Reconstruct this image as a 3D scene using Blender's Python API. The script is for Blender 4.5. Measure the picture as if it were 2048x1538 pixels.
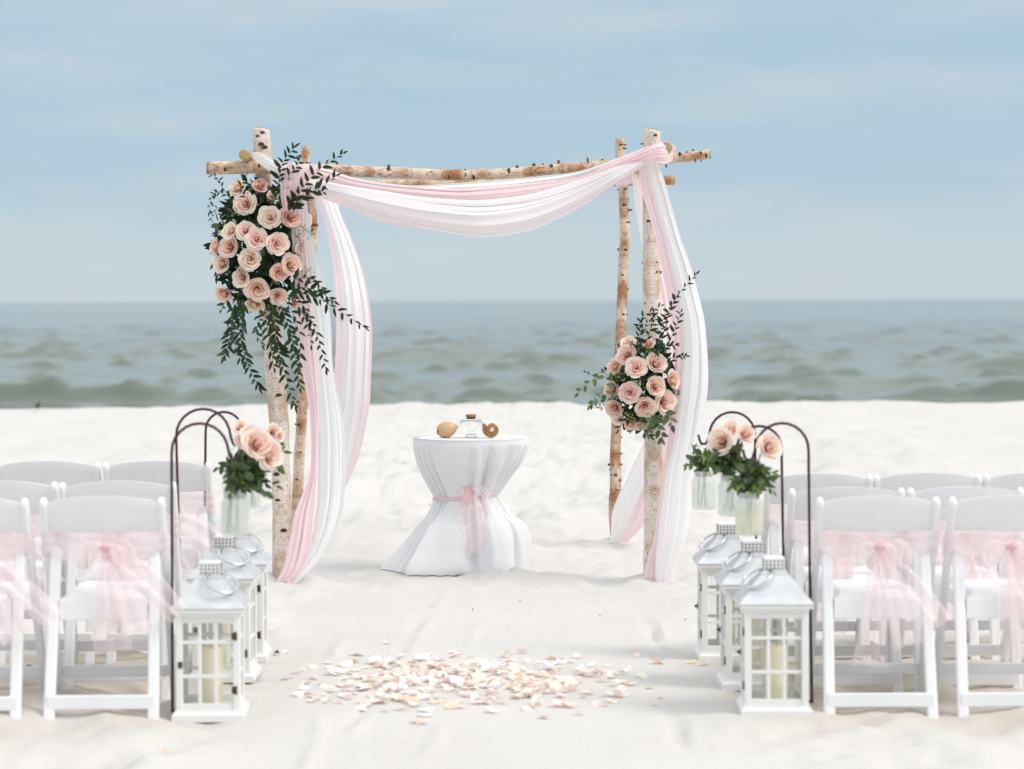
import bpy, math, random
import numpy as np
from mathutils import Vector, Matrix, Quaternion

PI = math.pi
R = math.radians
rnd = random.Random(7)
for o in list(bpy.data.objects):
    bpy.data.objects.remove(o)
scene = bpy.context.scene
COL = scene.collection

# ------------------------------------------------------------------ camera
CAM_H = 1.47            # metres above the sand
F = 4836.0              # focal length in pixels of the 2048 px wide photograph (85 mm lens)
ROLL = 0.0039
cam_d = bpy.data.cameras.new('camera')
cam = bpy.data.objects.new('camera', cam_d)
COL.objects.link(cam)
cam_d.lens = 85.0
cam_d.sensor_width = 36.0
cam_d.sensor_fit = 'HORIZONTAL'
cam_d.shift_y = -169.0 / 2048.0
cam_d.clip_start = 0.1
cam_d.clip_end = 20000
cam_d.dof.use_dof = True
cam_d.dof.focus_distance = 12.35
cam_d.dof.aperture_fstop = 2.7
cam.matrix_world = Matrix.Translation((0, 0, CAM_H)) @ Matrix.Rotation(ROLL, 4, 'Y') @ Matrix.Rotation(PI / 2, 4, 'X')
scene.camera = cam

# ------------------------------------------------------------------ sky and sun
SUN_EL, SUN_AZ = R(46), R(112)      # azimuth clockwise from +Y (the sea)
world = bpy.data.worlds.new('World')
scene.world = world
world.use_nodes = True
wn, wl = world.node_tree.nodes, world.node_tree.links
wn.clear()
w_out = wn.new('ShaderNodeOutputWorld')
nish = wn.new('ShaderNodeTexSky')
nish.sky_type = 'NISHITA'
nish.sun_disc = False
nish.sun_elevation = SUN_EL
nish.sun_rotation = SUN_AZ
nish.dust_density = 2.0
bg_n = wn.new('ShaderNodeBackground'); bg_n.inputs['Strength'].default_value = 0.10
wl.new(nish.outputs[0], bg_n.inputs['Color'])
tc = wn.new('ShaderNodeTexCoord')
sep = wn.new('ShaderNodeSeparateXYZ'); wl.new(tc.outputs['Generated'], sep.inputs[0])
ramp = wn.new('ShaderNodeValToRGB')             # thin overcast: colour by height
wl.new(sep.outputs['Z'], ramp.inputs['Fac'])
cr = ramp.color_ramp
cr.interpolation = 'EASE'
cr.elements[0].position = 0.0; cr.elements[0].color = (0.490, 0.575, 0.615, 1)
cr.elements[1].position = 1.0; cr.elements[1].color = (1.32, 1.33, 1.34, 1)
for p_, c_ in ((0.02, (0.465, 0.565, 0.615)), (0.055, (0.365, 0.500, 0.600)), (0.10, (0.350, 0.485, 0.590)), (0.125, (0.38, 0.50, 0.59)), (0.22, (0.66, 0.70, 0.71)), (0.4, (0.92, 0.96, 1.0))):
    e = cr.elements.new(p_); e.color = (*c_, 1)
mp = wn.new('ShaderNodeMapping'); mp.inputs['Scale'].default_value = (6.0, 3.0, 30.0)
mp.inputs['Location'].default_value = (0.37, 0.0, 0.62)
wl.new(tc.outputs['Generated'], mp.inputs[0])
cn = wn.new('ShaderNodeTexNoise'); cn.inputs['Scale'].default_value = 1.3; cn.inputs['Detail'].default_value = 6; cn.inputs['Roughness'].default_value = 0.55
wl.new(mp.outputs[0], cn.inputs['Vector'])
cm = wn.new('ShaderNodeMapRange'); cm.inputs[1].default_value = 0.44; cm.inputs[2].default_value = 0.70
cm.inputs[3].default_value = 0.0; cm.inputs[4].default_value = 0.52
wl.new(cn.outputs['Fac'], cm.inputs[0])
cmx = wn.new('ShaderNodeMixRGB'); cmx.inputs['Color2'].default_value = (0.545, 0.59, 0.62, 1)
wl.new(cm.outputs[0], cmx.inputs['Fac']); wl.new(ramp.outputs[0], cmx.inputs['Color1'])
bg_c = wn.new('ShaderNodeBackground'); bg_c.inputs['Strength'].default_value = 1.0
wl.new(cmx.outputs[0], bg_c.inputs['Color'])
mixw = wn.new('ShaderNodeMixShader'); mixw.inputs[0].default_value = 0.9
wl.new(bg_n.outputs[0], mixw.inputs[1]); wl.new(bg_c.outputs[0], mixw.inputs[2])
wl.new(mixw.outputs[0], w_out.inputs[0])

sun_d = bpy.data.lights.new('sun', 'SUN')
sun_d.energy = 1.5
sun_d.angle = R(22)
sun_d.color = (1.0, 0.95, 0.88)
sun = bpy.data.objects.new('sun', sun_d)
COL.objects.link(sun)
sdir = Vector((math.sin(SUN_AZ) * math.cos(SUN_EL), math.cos(SUN_AZ) * math.cos(SUN_EL), math.sin(SUN_EL)))
sun.rotation_euler = sdir.to_track_quat('Z', 'Y').to_euler()
sun.location = sdir * 30

vs = scene.view_settings
vs.view_transform = 'Standard'; vs.look = 'None'; vs.gamma = 1; vs.use_curve_mapping = False
vs.exposure = 0.30
scene.render.engine = 'CYCLES'
scene.cycles.use_denoising = True
scene.cycles.max_bounces = 10
scene.cycles.transparent_max_bounces = 24
scene.cycles.transmission_bounces = 10
scene.cycles.caustics_reflective = False
scene.cycles.caustics_refractive = False

# ------------------------------------------------------------------ helpers
def P(u, v, Y):
    """point at distance Y seen at pixel (u, v) of the photograph"""
    dx, dy = u - 1024.0, v - 600.0
    return Vector(((dx - ROLL * dy) / F * Y, Y, CAM_H - (dy + ROLL * dx) / F * Y))

def link(o, parent=None):
    COL.objects.link(o)
    if parent is not None:
        o.parent = parent
    return o

def tag(o, label=None, cat=None, group=None, kind=None):
    if label: o['label'] = label
    if cat: o['category'] = cat
    if group: o['group'] = group
    if kind: o['kind'] = kind
    return o

def empty(name, loc=(0, 0, 0), rotz=0.0, label=None, cat=None, group=None):
    o = bpy.data.objects.new(name, None)
    o.empty_display_size = 0.05
    o.location = loc
    o.rotation_euler = (0, 0, rotz)
    COL.objects.link(o)
    return tag(o, label, cat, group)

def kids(o):
    return [c for c in bpy.data.objects if c.parent == o]

def copy_tree(o, parent=None, cache=None):
    c = o.copy()
    COL.objects.link(c)
    c.parent = parent
    for ch in (cache[o.name] if cache else kids(o)):
        copy_tree(ch, c, cache)
    return c

def child_cache():
    d = {}
    for o in bpy.data.objects:
        d.setdefault(o.name, [])
        if o.parent is not None:
            d.setdefault(o.parent.name, []).append(o)
    return d

class MB:
    """collects shapes and links them as one mesh object"""
    def __init__(s):
        s.v, s.f, s.m, s.uv, s.sm = [], [], [], [], []
        s.has_uv = False
    def add(s, verts, faces, uvs=None, mi=0, smooth=True):
        n = len(s.v)
        s.v.extend([tuple(p) for p in verts])
        s.f.extend([tuple(i + n for i in f) for f in faces])
        s.m.extend([mi] * len(faces)); s.sm.extend([smooth] * len(faces))
        if uvs is not None:
            s.has_uv = True
            s.uv.extend(uvs)
        else:
            s.uv.extend([(0, 0)] * len(verts))
        return s
    def box(s, c, size, rot=None, mi=0, smooth=False):
        cx, cy, cz = c; x, y, z = [k / 2 for k in size]
        vs_ = [Vector((a * x, b * y, d * z)) for a in (-1, 1) for b in (-1, 1) for d in (-1, 1)]
        if rot is not None: vs_ = [rot @ p for p in vs_]
        vs_ = [p + Vector(c) for p in vs_]
        fs = [(0, 1, 3, 2), (4, 6, 7, 5), (0, 4, 5, 1), (2, 3, 7, 6), (0, 2, 6, 4), (1, 5, 7, 3)]
        return s.add(vs_, fs, mi=mi, smooth=smooth)
    def tube(s, pts, rad, seg=10, cap=True, mi=0, wob=None, squash=None):
        pts = [Vector(p) for p in pts]
        n = len(pts)
        if not hasattr(rad, '__len__'): rad = [rad] * n
        t0 = (pts[1] - pts[0]).normalized()
        ref = Vector((0, 0, 1)) if abs(t0.z) < 0.9 else Vector((1, 0, 0))
        nx = t0.cross(ref).normalized()
        vs_, uv, L = [], [], 0.0
        for i in range(n):
            t = (pts[min(i + 1, n - 1)] - pts[max(i - 1, 0)]).normalized()
            nx = (nx - t * nx.dot(t)).normalized()
            ny = t.cross(nx)
            if i: L += (pts[i] - pts[i - 1]).length
            for k in range(seg):
                a = 2 * PI * k / seg
                r = rad[i] * (1 + (wob(a, L) if wob else 0))
                vs_.append(pts[i] + nx * (r * math.cos(a)) + ny * (r * math.sin(a) * (squash or 1)))
                uv.append((abs(k / seg * 2 - 1) * PI * rad[0], L))
        fs = []
        for i in range(n - 1):
            for k in range(seg):
                k2 = (k + 1) % seg
                fs.append((i * seg + k, i * seg + k2, (i + 1) * seg + k2, (i + 1) * seg + k))
        if cap:
            fs.append(tuple(range(seg - 1, -1, -1)))
            fs.append(tuple((n - 1) * seg + k for k in range(seg)))
        return s.add(vs_, fs, uv, mi)
    def lathe(s, prof, seg=24, mi=0, c=(0, 0, 0), close=False, fn=None):
        vs_, uv = [], []
        for r, z in prof:
            for k in range(seg):
                a = 2 * PI * k / seg
                rr = r * (fn(a, z) if fn else 1)
                vs_.append((c[0] + rr * math.cos(a), c[1] + rr * math.sin(a), c[2] + z))
                uv.append((k / seg, z))
        fs = []
        m = len(prof)
        for i in range(m - 1 + (1 if close else 0)):
            j = (i + 1) % m
            for k in range(seg):
                k2 = (k + 1) % seg
                fs.append((i * seg + k, i * seg + k2, j * seg + k2, j * seg + k))
        if not close:
            if prof[0][0] > 1e-5: fs.append(tuple(range(seg - 1, -1, -1)))
            if prof[-1][0] > 1e-5: fs.append(tuple((m - 1) * seg + k for k in range(seg)))
        return s.add(vs_, fs, uv, mi)
    def bar(s, p0, p1, w, d, side=(1, 0, 0), bev=0.3, mi=0, ends=0.0):
        """rounded rectangular bar, w along side, d across"""
        p0, p1 = Vector(p0), Vector(p1)
        t = (p1 - p0).normalized()
        sx = Vector(side); sx = (sx - t * sx.dot(t)).normalized()
        sy = t.cross(sx)
        b = bev * min(w, d) / 2
        W, D = w / 2, d / 2
        ring = []
        for cx, cy, a0 in ((W - b, D - b, 0), (-W + b, D - b, 90), (-W + b, -D + b, 180), (W - b, -D + b, 270)):
            for k in range(3):
                a = R(a0 + 45 * k)
                ring.append((cx + b * math.cos(a), cy + b * math.sin(a)))
        L = (p1 - p0).length
        st = [(0, 1), (1, 1)] if ends <= 0 else [(0, 1 - .55), (ends * .3 / L, 1 - .2), (ends / L, 1), (1 - ends / L, 1), (1 - ends * .3 / L, 1 - .2), (1, 1 - .55)]
        vs_ = []
        for f_, k_ in st:
            c = p0.lerp(p1, f_)
            for x, y in ring:
                vs_.append(c + sx * (x * k_) + sy * (y * k_))
        n = len(ring); fs = []
        for i in range(len(st) - 1):
            for k in range(n):
                k2 = (k + 1) % n
                fs.append((i * n + k, i * n + k2, (i + 1) * n + k2, (i + 1) * n + k))
        fs.append(tuple(range(n - 1, -1, -1))); fs.append(tuple((len(st) - 1) * n + k for k in range(n)))
        return s.add(vs_, fs, mi=mi, smooth=False)
    def grid(s, pts, nu, nv, uvs=None, mi=0, wrap=False):
        fs = []
        for i in range(nu - 1):
            for j in range(nv - 1 + (1 if wrap else 0)):
                j2 = (j + 1) % nv
                fs.append((i * nv + j, i * nv + j2, (i + 1) * nv + j2, (i + 1) * nv + j))
        return s.add(pts, fs, uvs, mi)
    def ball(s, c, r, seg=8, rings=5, mi=0, sc=(1, 1, 1), rot=None):
        vs_ = []
        for i in range(rings + 1):
            th = PI * i / rings
            for k in range(seg):
                a = 2 * PI * k / seg
                p = Vector((math.sin(th) * math.cos(a) * sc[0], math.sin(th) * math.sin(a) * sc[1], math.cos(th) * sc[2])) * r
                if rot is not None: p = rot @ p
                vs_.append(p + Vector(c))
        fs = []
        for i in range(rings):
            for k in range(seg):
                k2 = (k + 1) % seg
                fs.append((i * seg + k, (i + 1) * seg + k, (i + 1) * seg + k2, i * seg + k2))
        return s.add(vs_, fs, mi=mi)
    def mesh(s, name, mats):
        me = bpy.data.meshes.new(name)
        me.from_pydata(s.v, [], s.f)
        if not isinstance(mats, (list, tuple)): mats = [mats]
        for m in mats: me.materials.append(m)
        me.polygons.foreach_set('material_index', s.m)
        me.polygons.foreach_set('use_smooth', s.sm)
        if s.has_uv:
            ul = me.uv_layers.new(name='UVMap')
            li = np.empty(len(me.loops), dtype=np.int32)
            me.loops.foreach_get('vertex_index', li)
            ul.data.foreach_set('uv', np.asarray(s.uv, dtype=np.float32)[li].ravel())
        me.update()
        return me
    def build(s, name, mats, parent=None):
        return link(bpy.data.objects.new(name, s.mesh(name, mats)), parent)

def inst(name, me, parent=None, loc=(0, 0, 0), q=None, scale=1.0):
    o = bpy.data.objects.new(name, me)
    if q is not None:
        o.rotation_mode = 'QUATERNION'; o.rotation_quaternion = q
    o.location = loc
    o.scale = (scale,) * 3 if not hasattr(scale, '__len__') else scale
    return link(o, parent)

def cr_interp(pts, n):
    """Catmull-Rom through arrays of values"""
    a = np.asarray(pts, float)
    m = len(a)
    out = []
    for x in np.linspace(0, m - 1, n):
        i = min(int(x), m - 2); t = x - i
        p0, p1, p2, p3 = a[max(i - 1, 0)], a[i], a[i + 1], a[min(i + 2, m - 1)]
        out.append(0.5 * ((2 * p1) + (-p0 + p2) * t + (2 * p0 - 5 * p1 + 4 * p2 - p3) * t * t + (-p0 + 3 * p1 - 3 * p2 + p3) * t ** 3))
    return np.array(out)

_tab = np.random.RandomState(3).rand(256, 256)
def vnoise(x, y, s=0):
    x = np.asarray(x, float) + s * 17.31; y = np.asarray(y, float) + s * 9.77
    xi = np.floor(x).astype(int); yi = np.floor(y).astype(int)
    fx = x - xi; fy = y - yi
    fx = fx * fx * fx * (fx * (fx * 6 - 15) + 10); fy = fy * fy * fy * (fy * (fy * 6 - 15) + 10)
    g = lambda a, b: _tab[a & 255, b & 255]
    return (g(xi, yi) * (1 - fx) + g(xi + 1, yi) * fx) * (1 - fy) + (g(xi, yi + 1) * (1 - fx) + g(xi + 1, yi + 1) * fx) * fy
def fbm(x, y, s=0, o=4, gain=0.5):
    a, tot, amp, fr = 0.0, 0.0, 1.0, 1.0
    for k in range(o):
        a = a + amp * (vnoise(x * fr, y * fr, s + k) - 0.5); tot += amp; amp *= gain; fr *= 2.03
    return a / tot * 2
def sstep(a, b, x):
    t = np.clip((np.asarray(x, float) - a) / (b - a), 0, 1)
    return t * t * (3 - 2 * t)

# ------------------------------------------------------------------ materials
def nmat(name):
    m = bpy.data.materials.new(name)
    m.use_nodes = True
    n = m.node_tree.nodes
    return m, n, m.node_tree.links, n['Principled BSDF'], n['Material Output']

def simple(name, col, rough=0.5, metal=0.0, spec=0.5, bump=0.0, bscale=40, vary=0.0):
    m, n, l, b, o = nmat(name)
    b.inputs['Base Color'].default_value = (*col, 1)
    b.inputs['Roughness'].default_value = rough
    b.inputs['Metallic'].default_value = metal
    b.inputs['Specular IOR Level'].default_value = spec
    if bump or vary:
        t = n.new('ShaderNodeTexCoord')
        x = n.new('ShaderNodeTexNoise'); x.inputs['Scale'].default_value = bscale; x.inputs['Detail'].default_value = 5
        l.new(t.outputs['Object'], x.inputs['Vector'])
        if bump:
            bp = n.new('ShaderNodeBump'); bp.inputs['Strength'].default_value = bump; bp.inputs['Distance'].default_value = 0.004
            l.new(x.outputs['Fac'], bp.inputs['Height']); l.new(bp.outputs[0], b.inputs['Normal'])
        if vary:
            mx = n.new('ShaderNodeMixRGB'); mx.inputs['Color1'].default_value = (*[c * (1 - vary) for c in col], 1)
            mx.inputs['Color2'].default_value = (*[min(1, c * (1 + vary * .5)) for c in col], 1)
            l.new(x.outputs['Fac'], mx.inputs['Fac']); l.new(mx.outputs[0], b.inputs['Base Color'])
    return m

def cloth(name, col, trans=0.35, alpha=1.0, weave=0.0):
    """diffuse + translucent cloth, optionally sheer"""
    m, n, l, b, o = nmat(name)
    n.remove(b)
    d = n.new('ShaderNodeBsdfDiffuse'); d.inputs['Color'].default_value = (*col, 1)
    t = n.new('ShaderNodeBsdfTranslucent'); t.inputs['Color'].default_value = (*col, 1)
    x = n.new('ShaderNodeMixShader'); x.inputs[0].default_value = trans
    l.new(d.outputs[0], x.inputs[1]); l.new(t.outputs[0], x.inputs[2])
    tcn = n.new('ShaderNodeTexCoord')
    no = n.new('ShaderNodeTexNoise'); no.inputs['Scale'].default_value = 9; no.inputs['Detail'].default_value = 6
    l.new(tcn.outputs['Object'], no.inputs['Vector'])
    bp = n.new('ShaderNodeBump'); bp.inputs['Strength'].default_value = 0.12; bp.inputs['Distance'].default_value = 0.02
    l.new(no.outputs['Fac'], bp.inputs['Height'])
    l.new(bp.outputs[0], d.inputs['Normal'])
    last = x
    if alpha < 1:
        tr = n.new('ShaderNodeBsdfTransparent')
        y = n.new('ShaderNodeMixShader')
        mr = n.new('ShaderNodeMapRange'); mr.inputs[1].default_value = 0.3; mr.inputs[2].default_value = 0.7
        mr.inputs[3].default_value = max(0, alpha - 0.06); mr.inputs[4].default_value = min(1, alpha + 0.06)
        l.new(no.outputs['Fac'], mr.inputs[0]); l.new(mr.outputs[0], y.inputs[0])
        l.new(tr.outputs[0], y.inputs[1]); l.new(x.outputs[0], y.inputs[2])
        last = y
    l.new(last.outputs[0], o.inputs['Surface'])
    return m

def leafmat(name, c1, c2, rough=0.45):
    m, n, l, b, o = nmat(name)
    b.inputs['Roughness'].default_value = rough
    b.inputs['Specular IOR Level'].default_value = 0.2
    oi = n.new('ShaderNodeObjectInfo')
    g = n.new('ShaderNodeNewGeometry')
    ad = n.new('ShaderNodeMath'); ad.operation = 'ADD'
    l.new(oi.outputs['Random'], ad.inputs[0]); l.new(g.outputs['Random Per Island'], ad.inputs[1])
    fr = n.new('ShaderNodeMath'); fr.operation = 'FRACT'; l.new(ad.outputs[0], fr.inputs[0])
    mx = n.new('ShaderNodeMixRGB'); mx.inputs['Color1'].default_value = (*c1, 1); mx.inputs['Color2'].default_value = (*c2, 1)
    l.new(fr.outputs[0], mx.inputs['Fac']); l.new(mx.outputs[0], b.inputs['Base Color'])
    t = n.new('ShaderNodeBsdfTranslucent'); l.new(mx.outputs[0], t.inputs['Color'])
    s = n.new('ShaderNodeMixShader'); s.inputs[0].default_value = 0.15
    l.new(b.outputs[0], s.inputs[1]); l.new(t.outputs[0], s.inputs[2]); l.new(s.outputs[0], o.inputs['Surface'])
    return m

def petalmat(name, base, edge, lo=0.0):
    """petal: colour from base to rim (UV y), tinted by the object's colour"""
    m, n, l, b, o = nmat(name)
    n.remove(b)
    uv = n.new('ShaderNodeUVMap')
    sp = n.new('ShaderNodeSeparateXYZ'); l.new(uv.outputs[0], sp.inputs[0])
    mx = n.new('ShaderNodeMixRGB'); mx.inputs['Color1'].default_value = (*base, 1); mx.inputs['Color2'].default_value = (*edge, 1)
    mrp = n.new('ShaderNodeMapRange'); mrp.inputs[1].default_value = lo; mrp.inputs[2].default_value = .97; l.new(sp.outputs['Y'], mrp.inputs[0]); l.new(mrp.outputs[0], mx.inputs['Fac'])
    oi = n.new('ShaderNodeObjectInfo')
    ml = n.new('ShaderNodeMixRGB'); ml.blend_type = 'MULTIPLY'; ml.inputs['Fac'].default_value = 1
    l.new(mx.outputs[0], ml.inputs['Color1']); l.new(oi.outputs['Color'], ml.inputs['Color2'])
    d = n.new('ShaderNodeBsdfDiffuse'); t = n.new('ShaderNodeBsdfTranslucent')
    l.new(ml.outputs[0], d.inputs['Color']); l.new(ml.outputs[0], t.inputs['Color'])
    s = n.new('ShaderNodeMixShader'); s.inputs[0].default_value = 0.3
    l.new(d.outputs[0], s.inputs[1]); l.new(t.outputs[0], s.inputs[2]); l.new(s.outputs[0], o.inputs['Surface'])
    return m

def barkmat(name, white, tan, amount, speck):
    """birch bark: pale skin, tan peeling patches, dark lenticels lying across the stem"""
    m, n, l, b, o = nmat(name)
    uv = n.new('ShaderNodeUVMap')
    def noise(scale, det, sx, sy):
        mpn = n.new('ShaderNodeMapping'); mpn.inputs['Scale'].default_value = (sx, sy, 1)
        oi = n.new('ShaderNodeObjectInfo')
        cb = n.new('ShaderNodeCombineXYZ'); ml = n.new('ShaderNodeMath'); ml.operation = 'MULTIPLY'; ml.inputs[1].default_value = 37.0
        l.new(oi.outputs['Random'], ml.inputs[0]); l.new(ml.outputs[0], cb.inputs['Y']); l.new(cb.outputs[0], mpn.inputs['Location'])
        l.new(uv.outputs[0], mpn.inputs[0])
        x = n.new('ShaderNodeTexNoise'); x.inputs['Scale'].default_value = scale; x.inputs['Detail'].default_value = det
        l.new(mpn.outputs[0], x.inputs['Vector'])
        return x
    def rng(x, a, bb, lo=0.0, hi=1.0):
        r = n.new('ShaderNodeMapRange'); r.inputs[1].default_value = a; r.inputs[2].default_value = bb
        r.inputs[3].default_value = lo; r.inputs[4].default_value = hi
        l.new(x.outputs[0], r.inputs[0]); return r
    def mix(f, a, c):
        x = n.new('ShaderNodeMixRGB')
        l.new(f.outputs[0], x.inputs['Fac'])
        if isinstance(a, tuple): x.inputs['Color1'].default_value = (*a, 1)
        else: l.new(a.outputs[0], x.inputs['Color1'])
        x.inputs['Color2'].default_value = (*c, 1)
        return x
    c = mix(rng(noise(9, 7, 1, .8), 0.62 - amount * .35, 0.72 - amount * .2), white, tan)
    c = mix(rng(noise(30, 5, 1, 1.0), 0.52, 0.70, 0, .8 * amount + .1), c, (tan[0] * .55, tan[1] * .45, tan[2] * .38))
    c = mix(rng(noise(85, 3, 1.0, 2.8), 0.64 - speck * .1, 0.70 - speck * .08, 0, .85), c, (0.06, 0.035, 0.025))
    c = mix(rng(noise(14, 5, 1, 2.2), 0.70, 0.76, 0, .9), c, (0.07, 0.04, 0.03))
    l.new(c.outputs[0], b.inputs['Base Color'])
    b.inputs['Roughness'].default_value = 0.75; b.inputs['Specular IOR Level'].default_value = 0.25
    bp = n.new('ShaderNodeBump'); bp.inputs['Strength'].default_value = 0.5; bp.inputs['Distance'].default_value = 0.004
    l.new(noise(40, 6, 1, 1.6).outputs['Fac'], bp.inputs['Height']); l.new(bp.outputs[0], b.inputs['Normal'])
    return m

def thin_glass(name, tint=(0.93, 0.97, 0.96), refl=0.10):
    m, n, l, b, o = nmat(name)
    n.remove(b)
    tr = n.new('ShaderNodeBsdfTransparent'); tr.inputs['Color'].default_value = (*tint, 1)
    gl = n.new('ShaderNodeBsdfGlossy'); gl.inputs['Roughness'].default_value = 0.03
    lf = n.new('ShaderNodeLayerWeight')
    pw = n.new('ShaderNodeMath'); pw.operation = 'POWER'; pw.inputs[1].default_value = 5.0; l.new(lf.outputs['Facing'], pw.inputs[0])
    lw = n.new('ShaderNodeMapRange'); lw.inputs[3].default_value = .03; lw.inputs[4].default_value = .8; l.new(pw.outputs[0], lw.inputs[0])
    x = n.new('ShaderNodeMixShader')
    l.new(lw.outputs[0], x.inputs[0]); l.new(tr.outputs[0], x.inputs[1]); l.new(gl.outputs[0], x.inputs[2])
    l.new(x.outputs[0], o.inputs['Surface'])
    return m

def frosted(name, col, clear):
    m, n, l, b, o = nmat(name)
    b.inputs['Base Color'].default_value = (*col, 1); b.inputs['Roughness'].default_value = 0.35
    t = n.new('ShaderNodeBsdfTranslucent'); t.inputs['Color'].default_value = (*col, 1)
    tr = n.new('ShaderNodeBsdfTransparent'); tr.inputs['Color'].default_value = (.96, .98, .97, 1)
    a = n.new('ShaderNodeMixShader'); a.inputs[0].default_value = .6
    l.new(b.outputs[0], a.inputs[1]); l.new(t.outputs[0], a.inputs[2])
    c = n.new('ShaderNodeMixShader'); c.inputs[0].default_value = clear
    l.new(a.outputs[0], c.inputs[1]); l.new(tr.outputs[0], c.inputs[2]); l.new(c.outputs[0], o.inputs['Surface'])
    return m

M = {}
M['chair'] = simple('white_resin', (0.84, 0.845, 0.86), 0.38, bump=0.08, bscale=7, vary=0.06)
M['cushion'] = simple('white_vinyl', (0.80, 0.80, 0.81), 0.45, bump=0.1, bscale=120)
M['lantern'] = simple('white_painted_wood', (0.80, 0.80, 0.78), 0.5, bump=0.12, bscale=70, vary=0.05)
M['zinc'] = simple('galvanised_metal', (0.66, 0.68, 0.70), 0.42, metal=0.5, bump=0.15, bscale=14, vary=0.3)
M['steel'] = simple('polished_steel', (0.70, 0.70, 0.70), 0.2, metal=1.0)
M['hinge'] = simple('aged_bronze', (0.10, 0.07, 0.05), 0.5, metal=0.6)
M['hole'] = simple('dark_hole', (0.10, 0.085, 0.08), 0.9)
M['iron'] = simple('plum_iron', (0.045, 0.009, 0.019), 0.45, spec=0.4)
M['wire'] = simple('thin_wire', (0.35, 0.33, 0.32), 0.35, metal=0.8)
M['candle'] = simple('cream_wax', (0.95, 0.86, 0.64), 0.5, bump=0.05, bscale=30)
M['wick'] = simple('burnt_wick', (0.03, 0.025, 0.02), 0.9)
M['pane'] = thin_glass('pane_glass', (.985, .99, .988))
M['jar'] = frosted('frosted_glass', (0.95, 0.94, 0.93), 0.66)
M['water'] = frosted('jar_water', (0.95, 0.95, 0.92), 0.85)
M['cloudy'] = frosted('cloudy_yellow_water', (0.95, 0.90, 0.66), 0.5)
M['white_sheer'] = cloth('white_sheer', (0.93, 0.925, 0.93), 0.42)
M['pink_sheer'] = cloth('pink_sheer', (0.955, 0.785, 0.81), 0.42)
M['linen'] = cloth('white_linen', (0.84, 0.84, 0.855), 0.10)
M['tulle'] = cloth('pink_tulle', (0.98, 0.85, 0.86), 0.45, alpha=0.40)
M['tulle_dense'] = cloth('pink_tulle_gathered', (0.97, 0.72, 0.75), 0.4, alpha=0.66)
M['ruscus'] = leafmat('ruscus_leaf', (0.011, 0.028, 0.012), (0.030, 0.058, 0.022), 0.45)
M['eucalyptus'] = leafmat('eucalyptus_leaf', (0.06, 0.10, 0.045), (0.16, 0.21, 0.11), 0.55)
M['fresh'] = leafmat('fresh_leaf', (0.07, 0.13, 0.035), (0.17, 0.24, 0.07), 0.5)
M['stem'] = simple('green_stem', (0.06, 0.085, 0.03), 0.6)
M['seed'] = simple('eucalyptus_seed', (0.26, 0.27, 0.10), 0.6, vary=0.3)
M['petal_in'] = petalmat('inner_petal', (0.86, 0.48, 0.39), (0.985, 0.86, 0.77), .48)
M['petal_out'] = petalmat('outer_petal', (0.96, 0.74, 0.63), (0.99, 0.92, 0.84), .22)
M['petal_loose'] = petalmat('loose_petal', (0.96, 0.92, 0.82), (0.97, 0.90, 0.86))
M['birch'] = barkmat('birch_bark', (0.76, 0.68, 0.60), (0.58, 0.42, 0.30), 0.30, 0.70)
M['birch_tan'] = barkmat('peeling_birch_bark', (0.72, 0.59, 0.46), (0.42, 0.21, 0.10), 0.56, 0.95)
M['wood'] = simple('cut_wood', (0.46, 0.32, 0.16), 0.8, bump=0.2, bscale=90, vary=0.35)
M['knot'] = simple('bark_knot', (0.07, 0.04, 0.03), 0.9, bump=0.6, bscale=120, vary=0.5)
M['flake'] = simple('bark_flake', (0.19, 0.075, 0.05), 0.85, vary=0.4)
M['glass'] = simple('clear_glass', (1, 1, 1), 0.02)
_g = M['glass'].node_tree.nodes['Principled BSDF']; _g.inputs['Transmission Weight'].default_value = 1.0; _g.inputs['IOR'].default_value = 1.45
M['cork'] = simple('cork', (0.42, 0.22, 0.11), 0.85, bump=0.5, bscale=150, vary=0.3)

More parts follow.
